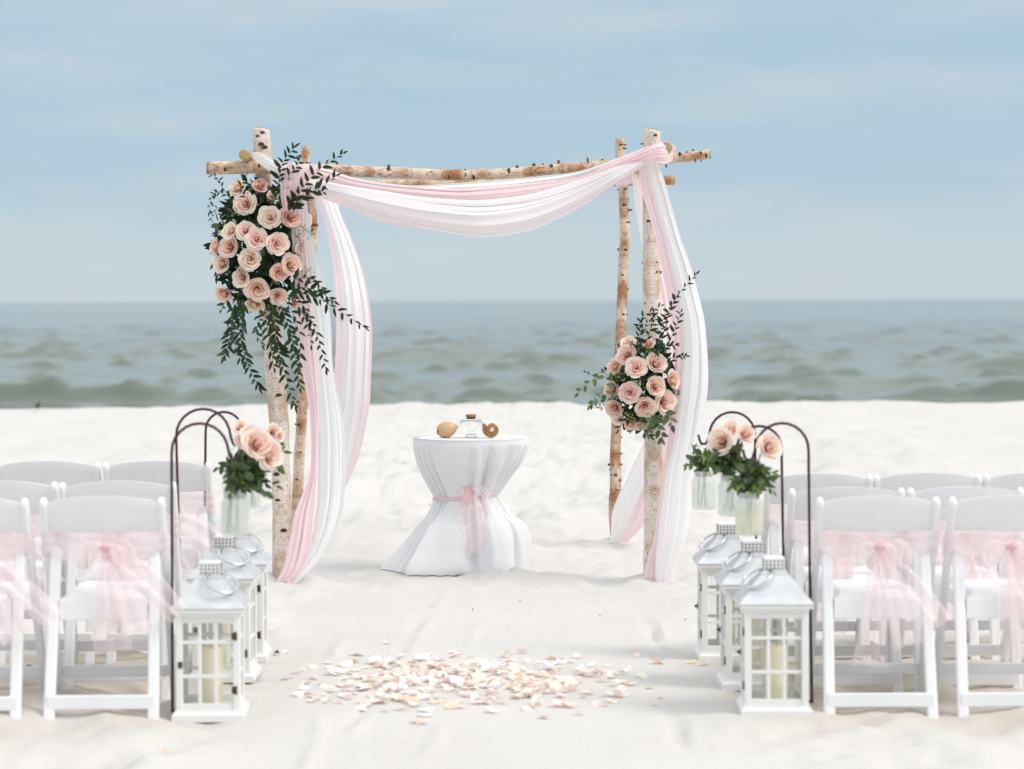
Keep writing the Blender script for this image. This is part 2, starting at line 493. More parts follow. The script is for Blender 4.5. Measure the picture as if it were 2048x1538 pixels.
# ------------------------------------------------------------------ sand
ARCH_F, ARCH_R = 12.43, 14.66
FEET = [P(567, 1172, ARCH_F), P(1309, 1170, ARCH_F), P(592, 1088, ARCH_R), P(1232, 1085, ARCH_R)]
CREST = 33.3
def ground(x, y):
    x = np.asarray(x, float); y = np.asarray(y, float)
    aisle = (1 - sstep(0.72, 1.0, np.abs(x + 0.10 + 0.05 * fbm(y * .8, y * 0, 5)))) * (1 - sstep(11.6, 12.7, y)) * 1.0
    rough = 1 - 0.93 * aisle
    h = rough * (0.045 * fbm(x * 2.4, y * 2.0, 1, 4) + 0.030 * np.abs(fbm(x * 4.6, y * 3.6, 2, 3)))
    rows = sstep(0.85, 1.15, np.abs(x + .1)) * (1 - sstep(10.2, 11.2, y)) * sstep(6.5, 7.5, y)
    pit = np.clip(fbm(x * 3.4, y * 3.0, 8, 2) , -1, .25)
    h = h + rows * 0.05 * pit
    far = sstep(13.0, 17.0, y)
    h = h + far * (1 - .75 * sstep(23, 31, y)) * (0.10 * fbm(x * .9, y * .6, 3, 4) + 0.105 * fbm(x * 2.6, y * 1.7, 4, 4))
    h = h + aisle * 0.004 * fbm(x * 5, y * 1.6, 6, 3)
    # ridges left by the drag of the rake along the aisle
    for (xa, ya, xb, yb, w, a) in ((-0.335, 12.0, -0.53, 8.0, .016, .010), (-0.385, 12.0, -0.58, 8.0, .012, -.006), (0.62, 11.2, 0.545, 8.0, .022, -.012), (0.665, 11.0, 0.60, 7.6, .016, .012), (-0.16, 11.0, -.30, 7.4, .012, .005), (-0.75, 10.6, -.64, 7.2, .02, .008)):
        t = (y - ya) / (yb - ya)
        xc = xa + (xb - xa) * t + 0.035 * fbm(y * 1.1, y * 0, int(abs(xa) * 97), 3)
        h = h + 3.0 * a * np.exp(-((x - xc) / w) ** 2) * sstep(-.05, .1, t) * (1 - sstep(.9, 1.1, t)) * np.clip(0.45 + 1.6 * fbm(y * 1.7, y * 0, int(abs(xb) * 91), 2), 0, 1)
    for i, f in enumerate(FEET):
        d2 = ((x - f.x - (.03 if i % 2 else -.02)) / .24) ** 2 + ((y - f.y) / .20) ** 2
        h = h + 0.055 * np.exp(-d2) * (1 + .8 * fbm(x * 9, y * 9, 11, 3))
    d2 = ((x + .02) / .25) ** 2 + ((y - 12.62) / .09) ** 2
    h = h + 0.036 * np.exp(-d2) * (1 + 1.4 * fbm(x * 14, y * 14, 12, 3))
    crest = CREST + 0.4 * fbm(x * .12, x * 0, 13, 3) + .03 * x + .19 * np.clip(x + 1, -12, 0)
    over = np.clip(y - crest, 0, None)
    h = h + 0.05 * np.exp(-((y - crest + 1) / 2.0) ** 2) - 0.16 * over - 0.0
    return h
def gz(x, y):
    return float(ground(np.array([x]), np.array([y]))[0])

def axis(parts):
    out = []
    for a, b, s in parts:
        out.extend(np.arange(a, b - 1e-6, s))
    out.append(parts[-1][1])
    return np.array(out)
gx = axis([(-60, -12, 4), (-12, -4, .32), (-4, -2.3, .08), (-2.3, 2.3, .0225), (2.3, 4, .08), (4, 12, .32), (12, 60, 4)])
gy = axis([(-6, 5, 1), (5, 7.4, .1), (7.4, 13.4, .0225), (13.4, 18, .06), (18, 26, .12), (26, 37, .2), (37, 52, 1.0)])
GX, GY = np.meshgrid(gx, gy, indexing='ij')
GZ = ground(GX, GY)
nx_, ny_ = len(gx), len(gy)
co = np.stack([GX, GY, GZ], -1).reshape(-1, 3)
idx = np.arange(nx_ * ny_).reshape(nx_, ny_)
quads = np.stack([idx[:-1, :-1], idx[1:, :-1], idx[1:, 1:], idx[:-1, 1:]], -1).reshape(-1, 4)
def np_mesh(name, co, quads, mat):
    me = bpy.data.meshes.new(name)
    me.vertices.add(len(co)); me.vertices.foreach_set('co', co.astype(np.float32).ravel())
    me.loops.add(quads.size); me.loops.foreach_set('vertex_index', quads.astype(np.int32).ravel())
    me.polygons.add(len(quads))
    me.polygons.foreach_set('loop_start', np.arange(0, quads.size, 4, dtype=np.int32))
    me.polygons.foreach_set('use_smooth', np.ones(len(quads), dtype=bool))
    me.materials.append(mat)
    me.update(calc_edges=True); me.validate()
    return me
m, n, l, b, o = nmat('beach_sand')
at = n.new('ShaderNodeAttribute'); at.attribute_name = 'trodden_shade'
tco = n.new('ShaderNodeTexCoord')
n1 = n.new('ShaderNodeTexNoise'); n1.inputs['Scale'].default_value = 1.1; n1.inputs['Detail'].default_value = 7
n2 = n.new('ShaderNodeTexNoise'); n2.inputs['Scale'].default_value = 260; n2.inputs['Detail'].default_value = 3
n3 = n.new('ShaderNodeTexNoise'); n3.inputs['Scale'].default_value = 16; n3.inputs['Detail'].default_value = 8
for q in (n1, n2, n3): l.new(tco.outputs['Object'], q.inputs['Vector'])
c1 = n.new('ShaderNodeMixRGB'); c1.inputs['Color1'].default_value = (0.560, 0.540, 0.515, 1); c1.inputs['Color2'].default_value = (0.640, 0.622, 0.598, 1)
l.new(n1.outputs['Fac'], c1.inputs['Fac'])
c2 = n.new('ShaderNodeMixRGB'); c2.inputs['Color2'].default_value = (0.555, 0.480, 0.390, 1)
l.new(at.outputs['Fac'], c2.inputs['Fac']); l.new(c1.outputs[0], c2.inputs['Color1'])
c3 = n.new('ShaderNodeMixRGB'); c3.blend_type = 'MULTIPLY'
mr = n.new('ShaderNodeMapRange'); mr.inputs[1].default_value = .3; mr.inputs[2].default_value = .7; mr.inputs[3].default_value = .93; mr.inputs[4].default_value = 1.03
l.new(n2.outputs['Fac'], mr.inputs[0])
c3.inputs['Fac'].default_value = 1; l.new(c2.outputs[0], c3.inputs['Color1']); l.new(mr.outputs[0], c3.inputs['Color2'])
l.new(c3.outputs[0], b.inputs['Base Color'])
b.inputs['Roughness'].default_value = 0.95; b.inputs['Specular IOR Level'].default_value = 0.1
bp1 = n.new('ShaderNodeBump'); bp1.inputs['Strength'].default_value = 0.35; bp1.inputs['Distance'].default_value = 0.02
bp2 = n.new('ShaderNodeBump'); bp2.inputs['Strength'].default_value = 0.3; bp2.inputs['Distance'].default_value = 0.002
l.new(n3.outputs['Fac'], bp1.inputs['Height']); l.new(n2.outputs['Fac'], bp2.inputs['Height'])
l.new(bp1.outputs[0], bp2.inputs['Normal']); l.new(bp2.outputs[0], b.inputs['Normal'])
sand_me = np_mesh('beach', co, quads, m)
X_, Y_ = co[:, 0], co[:, 1]
trod_shade = sstep(0.8, 1.25, np.abs(X_ + .1 + .1 * fbm(X_ * 2, Y_ * 2, 21))) * (1 - sstep(9.6, 11.0, Y_)) * np.clip(.75 + .6 * fbm(X_ * 2.2, Y_ * 1.8, 22), 0, 1) * sstep(7.9, 8.9, Y_)  # tan of disturbed sand, with shade among the chairs put into the same colour
atr = sand_me.attributes.new('trodden_shade', 'FLOAT', 'POINT'); atr.data.foreach_set('value', trod_shade.astype(np.float32))
beach = link(bpy.data.objects.new('beach', sand_me))
tag(beach, 'pale raked sand beach rising to a crest before the water', kind='structure')

# ------------------------------------------------------------------ sea
SEA_Z = -1.05
nx2 = 440
ys = np.concatenate([42.0 * (420 / 42.0) ** np.linspace(0, 1, 880), 420 * (9000 / 420.0) ** np.linspace(0, 1, 110)[1:]])
ny2 = len(ys)
ps = np.concatenate([np.linspace(-4, -.62, 40)[:-1], np.linspace(-.62, .62, nx2 - 78), np.linspace(.62, 4, 40)[1:]])
PX, SY = np.meshgrid(ps, ys, indexing='ij')
SX = PX * (SY + 10)
dy = np.gradient(ys)[None, :] * np.ones_like(SX)
Z = np.zeros_like(SX)
rs = np.random.RandomState(5)
for k in range(60):
    lam = 0.9 * (3.6 / 0.9) ** rs.rand()
    th = rs.normal(0, .62)
    amp = 0.0080 * lam ** 0.95 * (.6 + .8 * rs.rand())
    kx, ky = math.sin(th) * 2 * PI / lam, math.cos(th) * 2 * PI / lam
    fade = np.clip((lam / np.maximum(dy, 1.24 * (SY + 10) / (nx2 - 78)) - 2.0) / 2.0, 0, 1)
    Z += amp * fade * np.sin(kx * SX + ky * SY + rs.rand() * 6.28)
sg = 0.075
Z *= .42 + .75 * np.clip(1.7 * vnoise(SX * .45, SY * .16, 71) - .75 + .9 * fbm(SX * .9, SY * .35, 72, 3), 0, 1) * (1 - .2 * sstep(120, 420, SY))
Z = sg * (np.exp(np.clip(1.05 * Z / sg, -4, 2.2)) - 1.3) * .42        # peaked crests, flat troughs
# swells standing up close to the shore
def swell(yc, a, wid, xmod):
    c = yc + 1.2 * fbm(SX * .09, SX * 0, int(yc), 3)
    d = SY - c
    return a * np.clip(xmod, 0, 1.4) * (np.exp(-np.clip(-d, 0, None) ** 2 / (wid * .55) ** 2) * (d < 0) + np.exp(-d ** 2 / (wid * 1.6) ** 2) * (d >= 0))
Z += (.75 + .7 * fbm(SX * 1.1, SY * .5, 77, 3)) * swell(60.0, .78, 1.15, sstep(-2.5, -4.2, SX) * (.85 + .5 * fbm(SX * .5, SX * 0, 41)) + .62 * sstep(-2.2, -.6, SX) * (1 - sstep(.6, 2.2, SX)))
Z += (.8 + .6 * fbm(SX * 1.0, SY * .5, 78, 3)) * swell(58.5, .58, 1.1, sstep(8.0, 10.5, SX))
Z += swell(69.0, .55, 1.4, .10 + .9 * fbm(SX * .32, SX * 0, 42) + .5 * sstep(-1, .5, SX) * (1 - sstep(2.5, 5, SX)))
Z += swell(82.0, .55, 1.6, .0 + 1.2 * fbm(SX * .27, SX * 0, 43) + .5 * sstep(13, 16, SX))
Z += swell(101.0, .55, 2.0, .0 + 1.3 * fbm(SX * .22, SX * 0, 44))
Z += swell(128.0, .6, 2.5, .0 + 1.4 * fbm(SX * .18, SX * 0, 45))
co = np.stack([SX, SY, SEA_Z + Z], -1).reshape(-1, 3)
idx = np.arange(nx2 * ny2).reshape(nx2, ny2)
quads = np.stack([idx[:-1, :-1], idx[1:, :-1], idx[1:, 1:], idx[:-1, 1:]], -1).reshape(-1, 4)
m, n, l, b, o = nmat('sea_water')
b.inputs['Base Color'].default_value = (0.085, 0.125, 0.105, 1)
b.inputs['Roughness'].default_value = 0.12
b.inputs['IOR'].default_value = 1.333
tco = n.new('ShaderNodeTexCoord')
mpn = n.new('ShaderNodeMapping'); mpn.inputs['Scale'].default_value = (.6, 1.0, 1)
l.new(tco.outputs['Object'], mpn.inputs[0])
n1 = n.new('ShaderNodeTexNoise'); n1.inputs['Scale'].default_value = .55; n1.inputs['Detail'].default_value = 7; n1.inputs['Roughness'].default_value = .62
n2 = n.new('ShaderNodeTexNoise'); n2.inputs['Scale'].default_value = .12; n2.inputs['Detail'].default_value = 5
l.new(mpn.outputs[0], n1.inputs['Vector']); l.new(mpn.outputs[0], n2.inputs['Vector'])
bp1 = n.new('ShaderNodeBump'); bp1.inputs['Strength'].default_value = 0.42; bp1.inputs['Distance'].default_value = 0.3
l.new(n1.outputs['Fac'], bp1.inputs['Height']); l.new(bp1.outputs[0], b.inputs['Normal'])
cm2 = n.new('ShaderNodeMixRGB'); cm2.inputs['Color1'].default_value = (0.075, 0.108, 0.085, 1); cm2.inputs['Color2'].default_value = (0.160, 0.188, 0.162, 1)
l.new(n2.outputs['Fac'], cm2.inputs['Fac']); l.new(cm2.outputs[0], b.inputs['Base Color'])
sea = link(bpy.data.objects.new('sea', np_mesh('sea', co, quads, m)))
tag(sea, 'grey green sea with low swells rolling in behind the beach', kind='structure')
# ------------------------------------------------------------------ birch arch
arch = empty('wedding_arch', (0, 0, 0), 0, 'open wedding arch of four birch posts and crossed birch beams on the sand', 'arch')
arch.location = P(940, 1130, 13.5); arch.location.z = 0
AINV = Vector(arch.location)

def log(name, pts, rads, mat, parent, knots=(), seed=0, n=44, seg=20, flakes=0):
    """crooked birch log through points; knots are (fraction along, angle) ; cut ends are sub-parts"""
    rr = random.Random(seed)
    c = cr_interp([list(p - AINV) for p in pts], n)
    r = cr_interp([[x] for x in rads], n)[:, 0]
    jit = np.array([[fbm(i * .23, seed, 51, 2), fbm(i * .23, seed, 52, 2), fbm(i * .23, seed, 53, 2)] for i in range(n)]) * .006
    c = c + jit
    pv = [Vector(x) for x in c]
    ph = [rr.random() * 6.28 for _ in range(3)]
    wob = lambda a, L: .05 * math.sin(a + ph[0] + L * 3) + .03 * math.sin(2 * a + ph[1] - L * 6) + .035 * float(fbm(math.cos(a) * 1.3 + L * 9, math.sin(a) * 1.3 + 3.1 * seed, 54, 2))
    mb = MB(); mb.tube(pv, list(r), seg, True, 0, wob)
    o = mb.build(name, M[mat], parent)
    t0 = (pv[0] - pv[1]).normalized(); t1 = (pv[-1] - pv[-2]).normalized()
    for p, t, rad in ((pv[0], t0, r[0]), (pv[-1], t1, r[-1])):
        e = MB(); q = t.to_track_quat('Z', 'Y').to_matrix()
        prof = [(0.0001, .004), (rad * .35, .0042), (rad * .62, .0036), (rad * .9, .0032), (rad * .95, .001)]
        tmp = MB(); tmp.lathe(prof, 18)
        e.add([q @ Vector(x) + p for x in tmp.v], tmp.f)
        e.build('cut_end', M['wood'], o)
    for (f, a, s) in knots:
        i = int(f * (n - 1)); t = (pv[min(i + 1, n - 1)] - pv[max(i - 1, 0)]).normalized()
        d = Vector((math.sin(a), -math.cos(a), 0)) if abs(t.z) > .5 else Vector((0, -math.cos(a), math.sin(a)))
        d = (d - t * d.dot(t)).normalized()
        pos = pv[i] + d * r[i] * .97
        q = Matrix((t.cross(d), t, d)).transposed()
        k = MB()
        s *= .85; k.ball((0, 0, 0), s, 10, 6, 0, (1.0, .62, .30))
        k.ball((s * .75, -s * .25, 0), s * .5, 7, 5, 0, (1.0, .4, .25))
        k.ball((-s * .7, -s * .30, 0), s * .42, 7, 5, 0, (1.2, .35, .25))
        k.v = [tuple(q @ Vector(x) * 1.0 + pos) for x in k.v]
        k.build('knot', M['knot'], o)
    if flakes:
        k = MB()
        for _ in range(flakes):
            i = rr.randrange(2, n - 2); t = (pv[i + 1] - pv[i - 1]).normalized()
            a = rr.random() * 6.28
            ref = Vector((0, 0, 1)) if abs(t.z) < .9 else Vector((1, 0, 0))
            e1 = t.cross(ref).normalized(); e2 = t.cross(e1)
            d = e1 * math.cos(a) + e2 * math.sin(a); tg = t.cross(d)
            base = pv[i] + d * r[i] * .98
            ln, w = rr.uniform(.008, .026), rr.uniform(.004, .012)
            pts_ = []
            for s_ in range(4):
                f = s_ / 3
                p = base + tg * ln * f * .7 + d * (ln * f * f * rr.uniform(.4, .9))
                pts_ += [p - t * w * (1 - .4 * f), p + t * w * (1 - .5 * f)]
            k.grid(pts_, 4, 2)
        fo = k.build('bark_flakes', M['flake'], o); fo['kind'] = 'stuff'
    return o

def pxpath(pts, Y):
    return [P(u, v, Y) for u, v in pts]
log('post', pxpath([(566, 1190), (563, 1000), (556, 840), (548, 690), (535, 480), (525, 330), (522, 259)], ARCH_F), [.051, .05, .05, .05, .047, .045, .044], 'birch', arch,
    [(.055, .5, .018), (.13, .25, .02), (.17, -.3, .016), (.235, -.35, .02), (.30, .45, .015), (.33, .1, .018), (.40, .35, .022), (.50, .15, .02), (.535, .5, .022), (.56, -.5, .012), (.68, .3, .02), (.97, .3, .014), (.93, .0, .017), (.955, -.35, .012), (.905, .4, .018)], 1, 60, flakes=14)
log('post', pxpath([(1310, 1186), (1309, 1060), (1307, 880), (1304, 640), (1303, 450), (1305, 340), (1305, 259)], ARCH_F), [.052, .052, .05, .048, .046, .044, .043], 'birch', arch,
    [(.03, -.3, .012), (.105, -.5, .024), (.135, .3, .024), (.155, -.1, .008), (.73, .55, .022), (.68, -.35, .018), (.64, .2, .008), (.61, .5, .013), (.97, .35, .012)], 2, 60, flakes=10)
log('post', pxpath([(592, 1095), (594, 1020), (598, 930), (602, 840), (609, 760), (618, 600), (624, 460), (619, 400), (611, 330), (612, 294)], ARCH_R), [.034, .034, .033, .032, .032, .031, .031, .03, .028, .027], 'birch_tan', arch,
    [(.13, .2, .012), (.2, -.2, .012), (.27, .4, .011), (.33, -.5, .014), (.62, .2, .012), (.8, -.2, .014), (.9, .3, .012)], 3, 60, flakes=22)
log('post', pxpath([(1234, 1095), (1229, 1010), (1231, 950), (1231, 880), (1239, 720), (1245, 600), (1249, 520), (1249, 440), (1246, 375), (1240, 320), (1239, 278)], ARCH_R), [.034, .033, .033, .032, .032, .031, .031, .031, .03, .029, .028], 'birch_tan', arch,
    [(.1, .2, .012), (.16, .45, .01), (.22, .0, .014), (.35, -.4, .013), (.48, .3, .012), (.56, -.3, .012), (.64, .2, .013), (.7, .6, .012), (.75, .0, .014), (.8, .4, .012), (.97, .2, .013), (.9, -.4, .012)], 4, 60, flakes=40)
yb = ARCH_F - .088
log('cross_beam', [P(416, 335, yb), P(520, 336, yb), P(640, 340, yb), P(760, 345, yb), P(880, 350, yb), P(1000, 346, yb), P(1120, 339, yb), P(1220, 330, yb), P(1330, 318, yb), P(1420, 309, yb)], [.033, .033, .031, .029, .028, .028, .027, .026, .025, .025], 'birch_tan', arch,
    [(.05, -.3, .012), (.12, .2, .012), (.36, .8, .018), (.52, -.6, .016), (.58, .5, .018), (.47, -.4, .01), (.66, .9, .016), (.93, .9, .018), (.98, .5, .011), (.985, -.3, .012), (.5, 0, .012)], 5, 64, flakes=46)
yr = ARCH_R + .062
log('cross_beam', [P(575, 372, yr), P(760, 368, yr), P(960, 366, yr), P(1150, 364, yr), P(1349, 360, yr)], [.028, .028, .027, .027, .028], 'birch_tan', arch, [(.95, .3, .01), (.3, -.4, .012)], 6, 40, flakes=14)
log('side_beam', [P(489, 309, 12.20), P(516, 325, 13.0), P(550, 341, 13.9), P(585, 356, 14.85)], [.029, .029, .028, .028], 'birch_tan', arch, [(.04, .6, .01)], 7, 36, flakes=6)
log('side_beam', [P(1332, 294, 12.18), P(1312, 313, 13.0), P(1291, 331, 13.9), P(1272, 346, 14.85)], [.030, .030, .029, .028], 'birch_tan', arch, [(.05, .5, .011)], 8, 36, flakes=8)

# ------------------------------------------------------------------ drapes
def strip(name, mat, A, B, Ys, parent, base, folds=5, amp=.16, seed=0, bulge=0.0, ns=110, nq=84, wave=.012, tight=1.0):
    """cloth between two edge lines A and B (pixel points, equal count) at distances Ys, pleated along its length"""
    rr = random.Random(seed)
    a = cr_interp(A, ns); b = cr_interp(B, ns)
    y = cr_interp([[k] for k in (Ys if hasattr(Ys, '__len__') else [Ys] * len(A))], ns)[:, 0]
    ph = [rr.random() * 6.28 for _ in range(6)]
    crs = [(rr.uniform(.08, .92), rr.uniform(-.22, .22), rr.uniform(-.1, .6), rr.uniform(.25, .7), rr.uniform(.05, .13), rr.uniform(.010, .024)) for _ in range(6)]
    pts, uv = [], []
    for i in range(ns):
        t = i / (ns - 1)
        w = math.hypot(a[i][0] - b[i][0], a[i][1] - b[i][1]) / F * y[i]
        for j in range(nq):
            q0 = j / (nq - 1)
            q = q0 + .09 * math.sin(2 * PI * q0 + ph[5]) + .05 * math.sin(5.1 * PI * q0 + ph[4])
            q = max(0, min(1, q0 + (q - q0) * math.sin(PI * q0)))
            qq = q + .12 / folds * math.sin(2 * PI * folds * q + ph[0] + 1.5 * math.sin(2.2 * t + ph[3])) * (0 if j in (0, nq - 1) else 1) * math.sin(PI * q) ** .5
            u = a[i][0] + (b[i][0] - a[i][0]) * qq
            v = a[i][1] + (b[i][1] - a[i][1]) * qq
            fold = math.sin(2 * PI * folds * q + ph[1] + 1.3 * math.sin(2.6 * t + ph[2])) + .35 * math.sin(2 * PI * folds * 1.73 * q + ph[4] + 2.3 * t) + .10 * math.sin(2 * PI * folds * 2.6 * q + ph[5] - 3 * t)
            aa = min(amp * (w + .03) / folds * 1.35, .035) * tight
            yy = y[i] + .46 * aa * fold + sum(min(cd * w, .012) * math.exp(-((q0 - cq - cdr * (t - .5)) / cw_) ** 2) * max(0, math.sin(PI * min(1, max(0, (t - ct) / cl)))) ** .5 for cq, cdr, ct, cl, cd, cw_ in crs) - bulge * w * math.sin(PI * q) + wave * math.sin(5 * t + 2 * q + ph[2])
            pts.append(P(u, v, yy) - base); uv.append((q, t))
    mb = MB(); mb.grid(pts, ns, nq, uv)
    return mb.build(name, M[mat], parent)

def drape_root(name, base, label, cat, group=None):
    return empty(name, base, 0, label, cat, group)

# swag between the front posts
b0 = P(950, 400, 12.3)
sw = drape_root('swag', b0, 'pink and white sheer swag hanging under the front cross beam of the arch', 'drape', 'sheer drapes on the arch')
ya, ym = 12.26, 12.22
YS = [ya, ya, ym, ym, ym, ym, ym, ya, ya, 12.2, 12.2]
top = [(572, 326), (640, 333), (700, 353), (761, 365), (830, 371), (912, 366), (973, 362), (1064, 354), (1155, 343), (1230, 318), (1296, 292)]
mid0 = [(576, 336), (640, 345), (700, 360), (761, 372), (830, 380), (912, 382), (973, 380), (1064, 371), (1155, 352), (1230, 324), (1296, 300)]
mid = [(585, 352), (640, 366), (700, 378), (761, 387), (830, 398), (912, 405), (973, 405), (1064, 393), (1155, 367), (1230, 340), (1296, 316)]
bot = [(588, 372), (640, 390), (700, 411), (761, 434), (830, 453), (912, 469), (973, 475), (1064, 460), (1155, 418), (1230, 367), (1296, 326)]
low = [(588, 376), (640, 395), (700, 418), (761, 442), (830, 457), (905, 466), (965, 470), (1064, 457), (1155, 420), (1230, 370), (1296, 327)]
strip('white_panel', 'white_sheer', top, mid0, [y + .05 for y in YS], sw, b0, 2, .2, 11, .1)
strip('pink_panel', 'pink_sheer', [(u, v + (2 if u < 900 else 12 if u < 1160 else 3)) for u, v in top], mid, [y + .01 for y in YS], sw, b0, 3, .2, 12, .3)
strip('white_panel', 'white_sheer', [(u, v - 6) for u, v in mid], bot, [y - .02 for y in YS], sw, b0, 3, .10, 13, .32)
strip('pink_panel', 'pink_sheer', mid, low, [y + .035 for y in YS], sw, b0, 4, .15, 14, .25)
# gathered wraps round the corners
strip('wrap', 'pink_sheer', [(1236, 322), (1270, 306), (1300, 291), (1325, 284), (1346, 296)], [(1236, 338), (1275, 330), (1303, 325), (1328, 329), (1346, 322)], [12.2, 12.17, 12.14, 12.16, 12.26], sw, b0, 4, .3, 15, .25)
strip('wrap', 'pink_sheer', [(1294, 300), (1312, 286), (1335, 285), (1352, 297), (1340, 312)], [(1300, 318), (1316, 306), (1330, 300), (1338, 302), (1332, 316)], [12.2, 12.24, 12.26, 12.3, 12.3], sw, b0, 3, .25, 16, .2)
strip('wrap', 'white_sheer', [(499, 306), (518, 305), (536, 314), (556, 326), (585, 334)], [(506, 318), (522, 330), (540, 343), (560, 352), (585, 356)], [12.27, 12.22, 12.19, 12.17, 12.17], sw, b0, 4, .3, 17, .2)
strip('wrap', 'pink_sheer', [(540, 322), (556, 340), (560, 365), (562, 400), (570, 430)], [(650, 330), (628, 345), (614, 370), (606, 400), (602, 430)], [12.19, 12.17, 12.17, 12.2, 12.24], sw, b0, 5, .3, 18, .15)

# left front fall
b1 = P(620, 1000, 12.38); 
d1 = drape_root('drape', b1, 'pink and white sheer drape falling from the flowers beside the front left post', 'drape', 'sheer drapes on the arch')
pv_ = [340, 420, 480, 540, 600, 660, 720, 780, 827, 889, 950, 988, 1027, 1066, 1105, 1134, 1156, 1176]
pkL = [572, 578, 583, 587, 592, 594, 600, 612, 619, 622, 619, 604, 589, 582, 573, 567, 556, 546]
pkR = [596, 606, 612, 618, 622, 628, 632, 636, 638, 636, 634, 632, 629, 625, 619, 606, 590, 568]
whL = [584, 592, 600, 606, 612, 620, 624, 626, 627, 627, 625, 626, 622, 618, 608, 592, 576, 556]
whR = [604, 616, 626, 643, 656, 663, 665, 674, 684, 691, 692, 689, 684, 671, 650, 626, 604, 584]
YY = [12.26, 12.28, 12.30, 12.32, 12.34, 12.35, 12.36, 12.37, 12.38, 12.38, 12.38, 12.38, 12.37, 12.36, 12.35, 12.34, 12.33, 12.33]
strip('white_panel', 'white_sheer', list(zip(whL, pv_)), list(zip(whR, pv_)), YY, d1, b1, 3, .17, 21, .12)
strip('pink_panel', 'pink_sheer', list(zip(pkL, pv_)), list(zip(pkR, pv_)), [y - .035 for y in YY], d1, b1, 4, .22, 22, .10)
strip('tie', 'pink_sheer', [(543, 1176), (552, 1160), (562, 1150), (574, 1148)], [(556, 1182), (568, 1178), (580, 1172), (586, 1166)], [12.33, 12.31, 12.31, 12.33], d1, b1, 3, .3, 23, .3, 30, 24)

# left rear fall
b2 = P(680, 900, 14.5)
d2 = drape_root('drape', b2, 'billowing white sheer drape with pink edges hanging from the rear left post', 'drape', 'sheer drapes on the arch')
pv_ = [372, 395, 430, 480, 540, 600, 654, 703, 753, 802, 852, 901, 950, 1000, 1050, 1088]
rL = [612, 632, 645, 657, 666, 670, 672, 671, 668, 666, 660, 652, 640, 622, 602, 584]
rR = [640, 670, 682, 704, 725, 738, 744, 744, 742, 740, 732, 721, 703, 676, 640, 604]
YY = [14.58, 14.5, 14.45, 14.4, 14.35, 14.3, 14.3, 14.3, 14.32, 14.35, 14.4, 14.44, 14.48, 14.52, 14.55, 14.58]
f_ = lambda a, b, k: [x + (y - x) * k for x, y in zip(a, b)]
strip('white_panel', 'white_sheer', list(zip(f_(rL, rR, .12), pv_)), list(zip(f_(rL, rR, .93), pv_)), YY, d2, b2, 3, .085, 31, .10)
strip('pink_panel', 'pink_sheer', list(zip(rL, pv_)), list(zip(f_(rL, rR, .30), pv_)), [y + .01 for y in YY], d2, b2, 2, .2, 32, .1)
strip('pink_panel', 'pink_sheer', list(zip(f_(rL, rR, .62), pv_)), list(zip(rR, pv_)), [y + .03 for y in YY], d2, b2, 2, .2, 33, .1)
strip('wrap', 'pink_sheer', [(588, 352), (604, 348), (628, 350), (660, 362)], [(590, 378), (606, 382), (630, 392), (664, 396)], [14.56, 14.53, 14.52, 14.56], d2, b2, 3, .3, 34, .2, 40, 30)

# right front fall
b3 = P(1370, 1000, 12.3)
d3 = drape_root('drape', b3, 'white sheer drape with a pink edge covering the front right post', 'drape', 'sheer drapes on the arch')
pv_ = [318, 340, 380, 427, 474, 521, 568, 634, 680, 727, 774, 821, 868, 904, 948, 993, 1037, 1081, 1125, 1170]
wL = [1286, 1287, 1299, 1310, 1324, 1335, 1347, 1362, 1367, 1366, 1362, 1355, 1350, 1342, 1332, 1326, 1320, 1315, 1311, 1312]
wR = [1312, 1322, 1335, 1348, 1361, 1378, 1392, 1408, 1413, 1416, 1416, 1410, 1402, 1395, 1388, 1383, 1380, 1370, 1355, 1336]
pL = [1276, 1278, 1283, 1297, 1310, 1320, 1330, 1343, 1349, 1350, 1347, 1341, 1337, 1332, 1326, 1320, 1313, 1306, 1293, 1286]
pR = [1296, 1298, 1310, 1322, 1336, 1347, 1358, 1372, 1376, 1375, 1371, 1364, 1358, 1350, 1341, 1336, 1328, 1322, 1316, 1313]
YY = [12.2, 12.2, 12.22, 12.25, 12.26, 12.27, 12.28, 12.28, 12.28, 12.28, 12.28, 12.29, 12.3, 12.3, 12.3, 12.3, 12.3, 12.3, 12.31, 12.32]
strip('white_panel', 'white_sheer', list(zip(wL, pv_)), list(zip(wR, pv_)), YY, d3, b3, 3, .11, 41, .13)
strip('pink_panel', 'pink_sheer', list(zip(pL, pv_)), list(zip(pR, pv_)), [y + .02 for y in YY], d3, b3, 3, .2, 42, .1)

# right rear fall
b4 = P(1280, 1000, 14.4)
d4 = drape_root('drape', b4, 'sheer drape tied at the foot of the rear right post', 'drape', 'sheer drapes on the arch')
pv_ = [348, 404, 474, 521, 600, 680, 760, 830, 882, 926, 959, 993, 1026, 1059, 1084]
rL = [1264, 1269, 1281, 1289, 1300, 1306, 1306, 1299, 1288, 1268, 1253, 1236, 1225, 1222, 1221]
rR = [1286, 1296, 1318, 1332, 1350, 1360, 1364, 1362, 1354, 1342, 1332, 1320, 1304, 1280, 1254]
YY = [14.5, 14.45, 14.4, 14.36, 14.32, 14.3, 14.3, 14.32, 14.36, 14.4, 14.44, 14.48, 14.52, 14.55, 14.57]
strip('white_panel', 'white_sheer', list(zip(rL, pv_)), list(zip(f_(rL, rR, .62), pv_)), YY, d4, b4, 3, .17, 51, .1)
strip('pink_panel', 'pink_sheer', list(zip(f_(rL, rR, .48), pv_)), list(zip(rR, pv_)), [y - .015 for y in YY], d4, b4, 3, .2, 52, .1)
